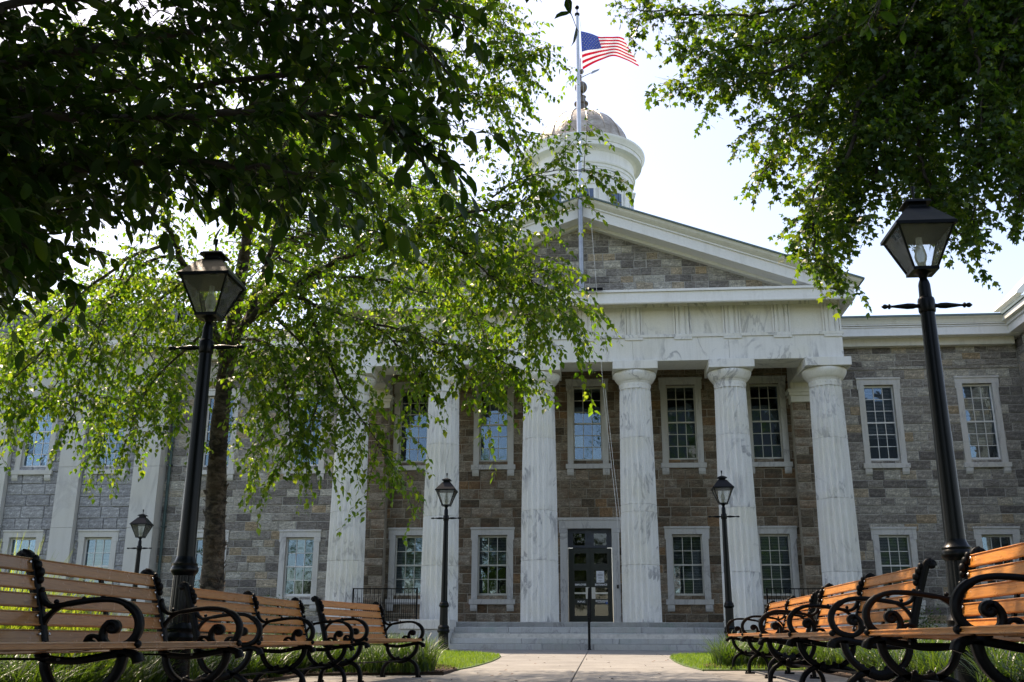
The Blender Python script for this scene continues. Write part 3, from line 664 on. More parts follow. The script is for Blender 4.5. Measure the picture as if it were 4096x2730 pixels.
# entablature
EX0, EX1 = 2*AX-7.70, 7.70
b = MB(); x = EX0
for e in (-4.9, -1.8, 1.2, 4.2, EX1):
    b.cbox(x+0.003, e-0.003, YA, YA+1.12, 8.872, 9.63, 0.006); x = e
part(b, 'architrave', M['marble'])
for x0, x1 in ((EX0+0.02, EX0+1.1), (EX1-1.1, EX1-0.02)): part(MB().box(x0, x1, YA+1.122, 34.2, 8.875, 10.7), 'architrave_return', M['marble'])
part(MB().box(EX0-0.04, EX1+0.04, YA-0.045, 33.4, 9.632, 9.73), 'taenia', M['marble'])
part(MB().box(EX0+0.012, EX1-0.012, YA+0.06, YA+1.0, 9.73, 10.85), 'frieze', M['marble'])
part(MB().box(EX0+1.0, EX1-1.0, YA+1.0, 34.1, 9.9, 10.0), 'porch_ceiling', M['cream_paint'])
trx = [EX0+0.28+(EX1-EX0-0.56)*i/10 for i in range(11)]
for x in trx:
    b = MB(); w = 0.28; f0 = YA+0.003; f1 = YA+0.059
    pr = [(-w, f0), (-w+0.045, f0), (-w+0.06, f1-0.012), (-w+0.075, f0), (-0.135, f0), (-0.095, f1-0.008), (-0.055, f0), (0.055, f0), (0.095, f1-0.008), (0.135, f0), (w-0.075, f0), (w-0.06, f1-0.012), (w-0.045, f0), (w, f0), (w, f1), (-w, f1)]
    b.prism([(x+a, c) for a, c in pr], 9.735, 10.655, 'z'); b.box(x-w-0.005, x+w+0.005, YA-0.006, f1, 10.658, 10.84)
    t = part(b, 'triglyph', M['marble']); part(MB().cbox(x-w, x+w, YA-0.044, YA+0.002, 9.555, 9.63, 0.004), 'regula', M['marble'], False, t)
part(MB().box(EX0+0.02, EX1-0.02, YA+0.028, YA+0.058, 10.665, 10.83), 'frieze_band', M['marble'])
# horizontal cornice
CXE = 8.03; cl = 2*AX-CXE
b = MB(); b.box(cl, CXE, 29.84, 34.4, 10.80, 10.93); b.box(cl, CXE, 29.80, 29.90, 10.58, 10.94); b.box(cl, cl+0.1, 29.9, 34.4, 10.58, 10.79); b.box(CXE-0.1, CXE, 29.9, 34.4, 10.58, 10.79); b.box(cl-0.012, CXE+0.012, 29.788, 29.8, 10.60, 10.63)
b.box(cl-0.05, CXE+0.05, 29.74, 34.4, 10.945, 11.02)
part(b, 'cornice', M['white_paint'])
# raking cornices and roof
def rake(name, lo, hi, y0, y1, mat, s, xe):
    """band between two heights below the roof line, along one slope"""
    b = MB(); x1 = AX+s*xe
    def zt(x): return 14.25-0.36*abs(x-AX)
    v = []
    for yy in (y0, y1): v += [(AX, yy, zt(AX)-lo), (x1, yy, zt(x1)-lo), (x1, yy, zt(x1)-hi), (AX, yy, zt(AX)-hi)]
    b.add(v, [(0, 1, 2, 3), (7, 6, 5, 4), (0, 4, 5, 1), (1, 5, 6, 2), (2, 6, 7, 3), (3, 7, 4, 0)]); return part(b, name, mat)
for s in (-1, 1):
    rake('roof_edge', 0.0, 0.055, 29.52, 30.3, M['roof_metal'], s, 8.6)
    b = MB(); 
    def zt(x): return 14.25-0.36*abs(x-AX)
    prof = [(29.56, 0.057), (29.585, 0.10), (29.60, 0.14), (29.65, 0.19), (29.70, 0.225), (29.74, 0.25), (30.3, 0.25), (30.3, 0.057)]
    x1 = AX+s*8.56; v = [(AX, yy, zt(AX)-d) for yy, d in prof]+[(x1-s*(d-0.057)*0.8, yy, zt(x1-s*(d-0.057)*0.8)-d) for yy, d in prof]; n = len(prof)
    b.add(v, [tuple(range(n)), tuple(range(2*n-1, n-1, -1))]+[(i, (i+1) % n, n+(i+1) % n, n+i) for i in range(n)]); part(b, 'raking_moulding', M['cream_paint'])
    rake('raking_fillet', 0.252, 0.30, 29.745, 30.4, M['white_paint'], s, 8.18); rake('raking_fascia', 0.302, 0.61, 29.80, 30.4, M['white_paint'], s, 8.05); rake('raking_lip', 0.612, 0.66, 29.785, 30.5, M['white_paint'], s, 7.95)
    rake('raking_bed', 0.662, 0.76, 30.32, 30.7, M['cream_paint'], s, 7.9)
    rake('roof', 0.0, 0.12, 30.301, 48.0, M['roof_metal'], s, 8.4)
part(MB().box(-8.2, 7.6, 34.46, 47.5, 8.9, 11.2), 'attic', M['mortar'])
for x0, x1, xc0, xc1 in ((7.2, 14.6, 8.04, 14.42), (-15.8, -7.8, -15.46, -8.65)):
    b = MB(); b.box(xc0, xc1, 33.80, 34.9, 10.56, 10.83); b.box(xc0, xc1, 33.78, 33.80, 10.54, 10.58); b.box(xc0, xc1, 33.76, 34.9, 10.835, 10.87); b.box(xc0, xc1, 33.72, 34.9, 10.90, 10.94)
    part(b, 'wing_cornice', M['white_paint'])
    b = MB().prism([(33.80, 10.871), (33.80, 10.899), (34.9, 10.899), (34.9, 10.871)], xc0, xc1, 'x'); b.prism([(33.70, 10.942), (33.68, 11.0), (33.64, 11.06), (33.58, 11.10), (33.55, 11.13), (34.9, 11.13), (34.9, 10.942)], xc0, xc1, 'x'); part(b, 'wing_moulding', M['cream_paint'])
    b = MB().box(xc0, xc1, 33.52, 34.9, 11.133, 11.2); b.prism([(33.6, 11.2), (46, 12.6), (46, 12.4), (33.6, 11.18)], x0, x1, 'x'); part(b, 'wing_roof', M['roof_metal'])
    part(MB().box(xc0, xc1, 34.2, 34.5, 10.3, 10.56), 'wing_bed_moulding', M['cream_paint'])
# projecting end of the far wing, with its cornice coming forward
b = MB(); b.box(14.56, 18, 29.5, 35, -0.5, 10.5); part(b, 'end_wall', M['mortar'])
we = []; z = 10.5
while z > 0:
    y = 29.6; h = random.choice((0.25, 0.28, 0.31))
    while y < 34.4: e = min(34.45, y+random.uniform(0.4, 0.9)); we.append((y, e, z-h, z)); y = e
    z -= h
b = MB()
for y0, y1, z0, z1 in we: b.box(14.535, 14.6, y0+0.008, y1-0.008, z0+0.008, z1-0.008)
tag(part(b, 'end_stonework', M['wing_stone']), kind='stuff')
b = MB(); b.box(14.10, 18, 29, 35.0, 10.561, 10.829); b.box(14.03, 18, 29, 35, 10.834, 10.941); part(b, 'end_cornice', M['white_paint'])
b = MB(); b.box(13.88, 18, 28.9, 35, 10.943, 11.131); part(b, 'end_moulding', M['cream_paint']); part(MB().box(13.83, 18, 28.8, 35, 11.134, 11.203), 'end_roof_edge', M['roof_metal'])
# dormer eave at the edge of the view
p = at(2326, 681, 38.0)
b = MB().prism([(p.x, p.z), (p.x+0.05, p.z+0.12), (p.x+2.2, p.z+2.3), (p.x+2.3, p.z+2.2), (p.x+0.25, p.z)], 37.6, 40.0); b.box(p.x+0.28, p.x+3.5, 37.9, 40, p.z-0.25, p.z+0.02); b.box(p.x+0.42, p.x+3.4, 38.0, 40, p.z-3.0, p.z-0.25); b.box(p.x+0.36, p.x+0.5, 37.93, 38.05, p.z-0.5, p.z-0.24)
part(b, 'dormer', M['white_paint'])

# cupola
QX, QY = -0.40, 42.0
b = MB(); b.lathe([(2.22,12),(2.22,20.05),(2.26,20.07),(2.26,20.15),(2.30,20.18),(2.30,20.36),(2.34,20.38),(2.34,20.5),(2.40,20.53),(2.42,20.6),(2.36,20.62),(2.36,21.1),(2.40,21.13),(2.46,21.2),(2.50,21.22),(2.72,21.24),(2.72,21.42),(2.76,21.44),(2.78,21.52),(2.86,21.62),(2.88,21.66),(2.88,21.74),(2.3,21.82)], 72, (QX, QY))
cup = part(b, 'cupola', M['white_paint'], True)
dome = MB().lathe([(2.22*math.cos(a)*1.0, 21.780+2.38*math.sin(a)**1.0) for a in [R(90)*i/16 for i in range(16)]]+[(0.30, 24.150)], 72, (QX, QY))
dm = part(dome, 'dome', M['dome_metal'], True, cup)
for i in range(16):
    a = 2*math.pi*(i+0.35)/16; pts = [(QX+(2.235*math.cos(t))*math.cos(a), QY+(2.235*math.cos(t))*math.sin(a), 21.780+2.395*math.sin(t)) for t in [R(82)*j/10 for j in range(11)]]
    part(MB().tube(pts, 0.022, 6), 'seam', M['dome_metal'], True, dm)
b = MB().lathe([(0.36, 24.080), (0.36, 24.250), (0.40, 24.280), (0.40, 24.360), (0.27, 24.400), (0.25, 24.650), (0.33, 24.700), (0.34, 24.760), (0.22, 24.820), (0.20, 25.050), (0.24, 25.100), (0.14, 25.160), (0.08, 25.220), (0.06, 25.350)], 24, (QX, QY)); b.ball((QX, QY, 25.620), 0.30, 20, 12); b.lathe([(0.04, 25.900), (0.04, 26.300)], 8, (QX, QY)); b.ball((QX+0.02, QY, 26.480), 0.13, 14, 8); b.lathe([(0.018, 26.500), (0.018, 27.200)], 6, (QX, QY))
fin = part(b, 'finial', M['bronze'], True, cup)
b = MB(); b.tube([(QX-0.35, QY, 25.980), (QX+0.55, QY, 26.420)], 0.02, 6); b.prism([(QX+0.5, 26.320), (QX+0.85, 26.500), (QX+0.92, 26.600), (QX+0.55, 26.480)], QY-0.01, QY+0.01); b.prism([(QX-0.55, 25.820), (QX-0.3, 25.980), (QX-0.34, 26.060)], QY-0.01, QY+0.01)
part(b, 'weather_vane', M['pole_steel'], False, cup)
for i in range(10):
    a = -math.pi/2+2*math.pi*(i+0.5)/10+0.08
    c, s = math.cos(a), math.sin(a); tx, ty = -s, c
    def obx(b, u0, u1, r0, r1, z0, z1):
        v = [(QX+c*r+tx*u, QY+s*r+ty*u, z) for z in (z0, z1) for r, u in ((r0, u0), (r1, u0), (r1, u1), (r0, u1))]
        b.add(v, [(0, 3, 2, 1), (4, 5, 6, 7), (0, 1, 5, 4), (1, 2, 6, 5), (2, 3, 7, 6), (3, 0, 4, 7)])
    if s < 0.55:
        b = MB(); obx(b, -0.17, 0.17, 2.0, 2.30, 13, 19.8); obx(b, -0.20, 0.20, 2.0, 2.33, 19.8, 19.88); obx(b, -0.22, 0.22, 2.0, 2.36, 19.88, 19.97); obx(b, -0.25, 0.25, 2.0, 2.40, 19.97, 20.045); part(b, 'pilaster', M['white_paint'], False, cup)
        a2 = a+2*math.pi/20; c, s = math.cos(a2), math.sin(a2); tx, ty = -s, c
        b = MB(); obx(b, -0.40, -0.31, 2.1, 2.27, 16.5, 19.30); obx(b, 0.31, 0.40, 2.1, 2.27, 16.5, 19.30); obx(b, -0.43, 0.43, 2.1, 2.28, 19.30, 19.42); obx(b, -0.36, 0.36, 2.1, 2.26, 19.56, 19.64)
        obx(b, -0.312, 0.312, 2.19, 2.205, 18.86, 18.91); obx(b, -0.312, 0.312, 2.19, 2.205, 18.38, 18.43)
        for u in (-0.12, 0.12): obx(b, u-0.015, u+0.015, 2.19, 2.203, 16.5, 19.30)
        wn_ = part(b, 'cupola_window', M['white_paint'], False, cup)
        for uu in ((-0.31, -0.135), (-0.105, 0.105), (0.135, 0.31)):
            for z0, z1 in ((18.63, 19.02), (18.15, 18.58), (17.6, 18.1)):
                pass
        for q, (z0, z1) in enumerate(((18.91, 19.30), (18.43, 18.86), (17.6, 18.38))):
            for u0, u1 in ((-0.31, -0.135), (-0.105, 0.105), (0.135, 0.31)):
                b = MB(); obx(b, u0, u1, 2.16, 2.19+0.002*0, z0, z1); 
                CW = globals().setdefault('CW', []); CW.append((b, cup))
cup_glass = N('cupola_glass'); cup_glass.col((0.05, 0.09, 0.17)); cup_glass.rough(0.06); cup_glass.spec(0.9); cup_glass = cup_glass.m
for b, par in CW:
    b.v = [(QX+(x-QX)*1.034, QY+(y-QY)*1.034, z) for x, y, z in b.v]
    part(b, 'cupola_pane', cup_glass, False, par)
# ------------------------------------------------------------------ granite annex
ann = empty('annex', (-18, 34.15, 0)); tag(ann, 'pale granite annex with broad marble pilasters beside the courthouse, half hidden by the birch', 'building')
AO = (-18, 34.15, 0)
def apart(b, name, mat, parent=None):
    b.v = [(x-AO[0], y-AO[1], z-AO[2]) for x, y, z in b.v]; return b.build(name, mat, parent or ann)
AXS = [-17.51, -20.28, -23.05]
ah = [(x-0.5, x+0.5, k['z0']-0.04, k['z1']+0.03) for x in AXS for k in (UP, LO)]
b = MB()
for c in open_cells(-25, -15.5, -0.6, 12.3, ah): b.box(c[0], c[1], 34.15, 34.6, c[2], c[3])
apart(b, 'wall', M['granite_mortar'])
wa = Wall(ah)
for x0, x1 in ((-18.38, -16.43), (-21.15, -19.21), (-23.9, -21.98)): wa.run(x0, x1, -0.3, 9.3, 34.15, (0.36, 0.40, 0.43), 0.45, 0.9, 0.03, 0.022)
wa.run(-25, -15.5, 11.26, 12.25, 34.0, (0.30, 0.33), 0.5, 0.8, 0.03, 0.022)
lay(wa.blocks, M['granite'], ann, AO, 290, 'granite_block')
for x0, x1 in ((-16.42, -15.47), (-19.2, -18.39), (-21.97, -21.16), (-24.74, -23.93)):
    z = -0.5
    for z1 in (2.1, 4.15, 6.3, 8.6): apart(MB().cbox(x0, x1, 33.9, 34.5, z+0.003, z1-0.003, 0.006), 'pilaster_block', M['limestone']); z = z1
    b = MB(); b.box(x0-0.04, x1+0.04, 33.84, 34.5, 8.603, 8.72); b.box(x0-0.08, x1+0.08, 33.80, 34.5, 8.72, 8.87); apart(b, 'pilaster_capital', M['limestone'])
b = MB().box(-25, -15.47, 33.92, 34.6, 8.872, 9.65); apart(b, 'architrave', M['limestone'])
apart(MB().box(-25, -15.45, 33.87, 34.6, 9.652, 9.76), 'taenia', M['limestone']); apart(MB().box(-25, -15.49, 33.95, 34.6, 9.762, 10.7), 'frieze', M['limestone'])
b = MB().box(-25, -15.2, 33.4, 34.6, 10.56, 10.87); b.box(-25, -15.17, 33.36, 34.6, 10.9, 10.94); apart(b, 'cornice', M['white_paint'])
b = MB().prism([(33.34, 10.942), (33.28, 11.02), (33.2, 11.1), (33.18, 11.15), (34.6, 11.15), (34.6, 10.942)], -25, -15.0, 'x'); b.box(-25, -15.22, 33.42, 34.6, 10.871, 10.899); apart(b, 'cornice_moulding', M['cream_paint'])
apart(MB().box(-25, -14.95, 33.15, 34.6, 11.153, 11.22), 'roof_edge', M['roof_metal']); apart(MB().box(-25, -15.5, 34.02, 40, 11.0, 12.24), 'parapet', M['granite_mortar']); apart(MB().box(-25.1, -15.4, 33.85, 40.1, 12.245, 12.4), 'coping', M['granite'])
for i, x in enumerate(AXS):
    window(x, 34.15, UP, ann, AO, M['limestone'], 0.0, M['sash_white']); window(x, 34.15, LO, ann, AO, M['limestone'], 1.0 if i == 0 else 0, M['sash_white'])
dsp = MB(); dsp.tube([(-15.3, 34.38, 10.5), (-15.3, 34.38, 0.2)], 0.055, 10)
for z in (2, 4.2, 6.4, 8.6): dsp.box(-15.37, -15.23, 34.3, 34.5, z, z+0.05)
M['verdigris'] = plain('verdigris', (0.045, 0.085, 0.08), 0.6, 0.5, 3)
tag(dsp.build('downspout', M['verdigris'], None, True), 'dark green copper downspout running down the corner between annex and courthouse', 'downspout')

# ------------------------------------------------------------------ flagpole, flag, halyard
PY = 29.62; PX = -0.37
fp = empty('flagpole', (PX, PY, 10.95)); tag(fp, 'tall silver flagpole fixed to the pediment cornice, topped by a ball', 'flagpole')
b = MB().lathe([(0.085, 0.35), (0.085, 3.42)], 16); b.build('lower_tube', M['pole_steel'], fp, True)
MB().lathe([(0.105, 0.0), (0.105, 0.42)], 16).build('socket', M['pole_steel'], fp, True)
MB().lathe([(0.10, 3.38), (0.10, 3.47)], 16).build('collar', M['iron'], fp, True)
MB().box(-0.28, 0.28, 0.02, 0.1, 3.2, 3.34).build('bracket', M['iron'], fp)
MB().lathe([(0.073, 3.45), (0.07, 7), (0.052, 10.05)], 16).build('upper_tube', M['pole_metal'], fp, True)
MB().lathe([(0.055, 10.04), (0.085, 10.06), (0.085, 10.12), (0.02, 10.14), (0.015, 10.3)], 14).build('truck', M['iron'], fp, True)
b = MB(); b.ball((0, 0, 10.37), 0.075, 14, 8); b.build('ball', M['iron'], fp, True)
MB().box(0.13, 0.66, -0.05, 0.02, 0.02, 0.1).build('cleat_plate', M['iron'], fp)
fl = empty('flag', (-0.25, PY, 19.6)); tag(fl, 'red, white and blue star-spangled flag flying in the wind from the pole', 'flag')
def fpos(u, v, o=0.0):
    """u along the fly 0..1, v from the top 0..1"""
    x = (-0.255+1.45*u)*(1-v)+(-0.215+1.90*u)*v
    top = 20.38-0.40*u-0.02*math.sin(math.pi*u); bot = 18.87+0.08*u+0.42*math.sin(math.pi*min(1, u*1.02))*(1-0.2*u)
    z = top*(1-v)+bot*v
    y = 0.07*math.sin(6.0*u+1.2*v-0.5)*min(1, u*2.5)+0.015*math.sin(19*u+7*v)*min(1, u*2)
    z += 0.02*math.sin(9*u+3*v)*min(1, u*2)
    return Vector((x+0.25, y-o, z-19.6))
nu, nv = 60, 39; b = MB()
for j in range(nv+1):
    for i in range(nu+1): b.v.append(tuple(fpos(i/nu, j/nv)))
for j in range(nv):
    for i in range(nu):
        b.f.append((j*(nu+1)+i, j*(nu+1)+i+1, (j+1)*(nu+1)+i+1, (j+1)*(nu+1)+i)); st = j//3
        b.mi.append(2 if (st < 7 and i < 24) else (0 if st % 2 == 0 else 1))
b.build('cloth', [M['flag_red'], M['flag_white'], M['flag_blue']], fl, True)
b = MB()
for row in range(9):
    for col in range(6 if row % 2 == 0 else 5):
        u0 = (0.033+0.066*col+(0.033 if row % 2 else 0)); v0 = 0.06+0.0533*row
        for side in (0.006, -0.006):
            pts = []
            for k in range(10):
                a = math.pi/2+k*math.pi/5; r = 0.024 if k % 2 == 0 else 0.0095
                pts.append(tuple(fpos(u0+r*math.cos(a)*0.78, v0-r*math.sin(a), side)))
            c = tuple(fpos(u0, v0, side)); n = len(b.v); b.v += [c]+pts; b.f += [(n, n+1+k, n+1+(k+1) % 10) for k in range(10)]; b.mi += [0]*10
b.build('stars', M['flag_white'], fl)
hp = [Vector((-0.29, PY-0.02, 20.9)), Vector((-0.24, PY-0.02, 20.4))]
h2 = [Vector((-0.22, PY-0.02, 18.85)), at(1352, 420, 29.5), at(1372, 680, 29.3), at(1385, 880, 29.9), at(1404, 1060, 30.2), at(1419, 1200, 30.2), at(1422, 1290, 30.35)]
b = MB(); b.tube(hp, 0.006, 5); b.tube(catmull(h2, 6), 0.0055, 5); b.tube([p+Vector((0.05+0.02*i/len(h2), 0, 0)) for i, p in enumerate(catmull(h2[3:], 6))], 0.005, 5)
tag(b.build('halyard', M['rope']), 'thin white rope hanging from the flag down past the entablature to a column', 'rope')

# ------------------------------------------------------------------ iron railings and hand rail
def railing(x0, x1, label, y=30.2):
    r = empty('railing', (x0, y, ZS)); tag(r, label, 'railing', 'iron railings of the porch')
    w = x1-x0; MB().box(0, w, -0.02, 0.02, 0.93, 0.96).build('top_rail', M['iron'], r)
    for z in (0.52, 0.12): MB().box(0, w, -0.012, 0.012, z, z+0.02).build('rail', M['iron'], r)
    for x in (0, w): MB().box(x-0.022, x+0.022, -0.022, 0.022, 0, 0.965).build('post', M['iron'], r)
    n = int(w/0.125); tall = MB().lathe([(0.0085, 0.10), (0.0085, 0.94)], 6).mesh('bar', M['iron']); sb = MB().lathe([(0.008, 0.0), (0.008, 0.66)], 6); sb.ball((0, 0, 0.675), 0.015, 6, 4); short = sb.mesh('short_bar', M['iron'])
    for i in range(1, 2*n):
        o = link('bar' if i % 2 == 0 else 'short_bar', tall if i % 2 == 0 else short, None, r); o.location = (w*i/(2*n), 0, 0)
railing(-7.35, -5.42, 'black iron railing across the porch gap behind the benches near the birch')
railing(4.82, 6.65, 'black iron railing across the porch gap behind the sunlit benches')
hr = empty('handrail', (-0.31, 28.6, 0.19)); tag(hr, 'single dark iron handrail running up the middle of the marble steps', 'handrail')
MB().tube([(0, -0.02, 0.0), (0, -0.02, 0.98)], 0.036, 8).build('post', M['iron'], hr); MB().tube([(0, 2.15, 0.74), (0, 2.15, 1.72)], 0.036, 8).build('post', M['iron'], hr)
MB().tube(catmull([(0, -0.16, 0.86), (0, -0.14, 0.95), (0, -0.02, 1.0), (0, 0.3, 1.12), (0, 1.8, 1.62), (0, 2.15, 1.73), (0, 2.5, 1.73)], 5), 0.036, 8).build('rail', M['iron'], hr)
MB().lathe([(0.06, 0.0), (0.05, 0.02), (0.03, 0.04)], 12, (0, -0.02)).build('foot_plate', M['iron'], hr)

# ------------------------------------------------------------------ street lamps
def make_lamp():
    r = empty('street_lamp')
    b = MB().lathe([(0.185, 0.0), (0.185, 0.03), (0.165, 0.06), (0.135, 0.10), (0.125, 0.42), (0.13, 0.44), (0.155, 0.46), (0.16, 0.50), (0.14, 0.53), (0.14, 0.56), (0.15, 0.58), (0.13, 0.61), (0.115, 0.63)], 32); b.build('base', M['post_paint'], r, True)
    b = MB(); n = 48; pr = [(0.105, 0.62), (0.098, 1.08)]; V = []
    for rr, z in pr: V += [(rr*(1-0.05*(i % 3 == 0))*math.cos(2*math.pi*i/n), rr*(1-0.05*(i % 3 == 0))*math.sin(2*math.pi*i/n), z) for i in range(n)]
    b.add(V, [(i, (i+1) % n, n+(i+1) % n, n+i) for i in range(n)]); b.build('fluted_shaft', M['post_paint'], r)
    MB().lathe([(0.10, 1.06), (0.115, 1.08), (0.128, 1.10), (0.128, 1.13), (0.115, 1.15), (0.118, 1.17), (0.10, 1.19), (0.088, 1.22), (0.084, 1.24)], 28).build('collar', M['post_paint'], r, True)
    MB().lathe([(0.085, 1.2), (0.078, 1.8), (0.062, 3.2), (0.062, 3.25), (0.068, 3.255), (0.074, 3.27), (0.074, 3.37), (0.068, 3.39), (0.055, 3.40), (0.052, 3.52), (0.045, 3.55), (0.036, 3.57), (0.032, 3.585), (0.05, 3.62), (0.09, 3.64)], 24).build('shaft', M['post_paint'], r, True)
    for s in (-1, 1):
        pr = [(0.014, 0.05), (0.022, 0.07), (0.018, 0.09), (0.026, 0.12), (0.028, 0.17), (0.018, 0.25), (0.011, 0.30), (0.012, 0.315), (0.025, 0.325), (0.025, 0.335), (0.013, 0.345), (0.022, 0.36), (0.023, 0.375), (0.012, 0.39), (0.004, 0.40)]
        m_ = MB().lathe(pr, 12); m_.v = [(s*z, x, y+3.32) for x, y, z in m_.v]; m_.build('ladder_bar', M['post_paint'], r, True)
    b0, b1, e1, z0, z1 = 0.105, 0.105, 0.24, 3.66, 4.02
    MB().box(-0.115, 0.115, -0.115, 0.115, 3.635, 3.665).build('lantern_base', M['post_paint'], r)
    for sx, sy in ((1, 1), (1, -1), (-1, 1), (-1, -1)): MB().tube([(sx*b0, sy*b0, z0), (sx*e1, sy*e1, z1)], 0.012, 4).build('lantern_bar', M['post_paint'], r)
    for k in range(4):
        c, s = round(math.cos(k*math.pi/2)), round(math.sin(k*math.pi/2))
        q = [(-b0+0.004, -b0, z0), (b0-0.004, -b0, z0), (e1-0.004, -e1, z1), (-e1+0.004, -e1, z1)]; q = [(x*c-y*s, x*s+y*c, z) for x, y, z in q]
        qi = [(x*0.975, y*0.975, z) for x, y, z in q]
        MB().add(q+qi, [(0, 1, 2, 3), (7, 6, 5, 4), (0, 4, 5, 1), (1, 5, 6, 2), (2, 6, 7, 3), (3, 7, 4, 0)]).build('lantern_pane', M['lantern_glass'], r)
    e = e1+0.028
    def fr(a, za, c, zc): return [(-a, -a, za), (a, -a, za), (a, a, za), (-a, a, za), (-c, -c, zc), (c, -c, zc), (c, c, zc), (-c, c, zc)]
    FF = [(3, 2, 1, 0), (4, 5, 6, 7), (0, 1, 5, 4), (1, 2, 6, 5), (2, 3, 7, 6), (3, 0, 4, 7)]
    b = MB().add(fr(e, 4.02, e, 4.05), FF); b.add(fr(e-0.004, 4.051, 0.105, 4.25), FF); b.build('lantern_roof', M['post_paint'], r)
    b = MB().add(fr(0.08, 4.251, 0.08, 4.30), FF); b.add(fr(0.12, 4.301, 0.11, 4.325), FF); b.add(fr(0.108, 4.326, 0.03, 4.365), FF); b.build('vent_cap', M['post_paint'], r)
    MB().lathe([(0.012, 4.36), (0.008, 4.40), (0.016, 4.44), (0.022, 4.5)], 8).build('finial', M['post_paint'], r, True)
    MB().lathe([(0.034, 3.72), (0.05, 3.76), (0.055, 3.80), (0.045, 3.85), (0.03, 3.90), (0.026, 3.98)], 16).build('chimney', M['globe_glass'], r, True)
    MB().lathe([(0.03, 3.66), (0.03, 3.69), (0.038, 3.695), (0.036, 3.73)], 14).build('burner', M['sash_paint'], r, True)
    return r
def copy_tree(o, parent=None):
    c = o.copy(); C.objects.link(c); c.parent = parent
    for ch in list(o.children): copy_tree(ch, c)
    return c
lamp0 = make_lamp()
for i, (x, y, dz, lab) in enumerate(((-3.93, 9.4, 0.0, 'big black lantern post rising behind the shaded benches in front of the birch trunk'), (3.0, 8.82, 0.0, 'big black lantern post standing behind the sunlit benches against the open sky'),
        (-3.96, 26.0, 0.0, 'dark green lantern post on the small lawn beside the steps, nearer the birch'), (3.2, 26.0, 0.0, 'dark green lantern post at the end of the sunlit bench row, before a column'),
        (-14.05, 30.0, -0.42, 'small distant lantern post in front of the granite annex'))):
    l = lamp0 if i == 0 else copy_tree(lamp0)
    l.location = (x, y, ground_z(x, y)+dz); tag(l, lab, 'lamp', 'lantern posts')

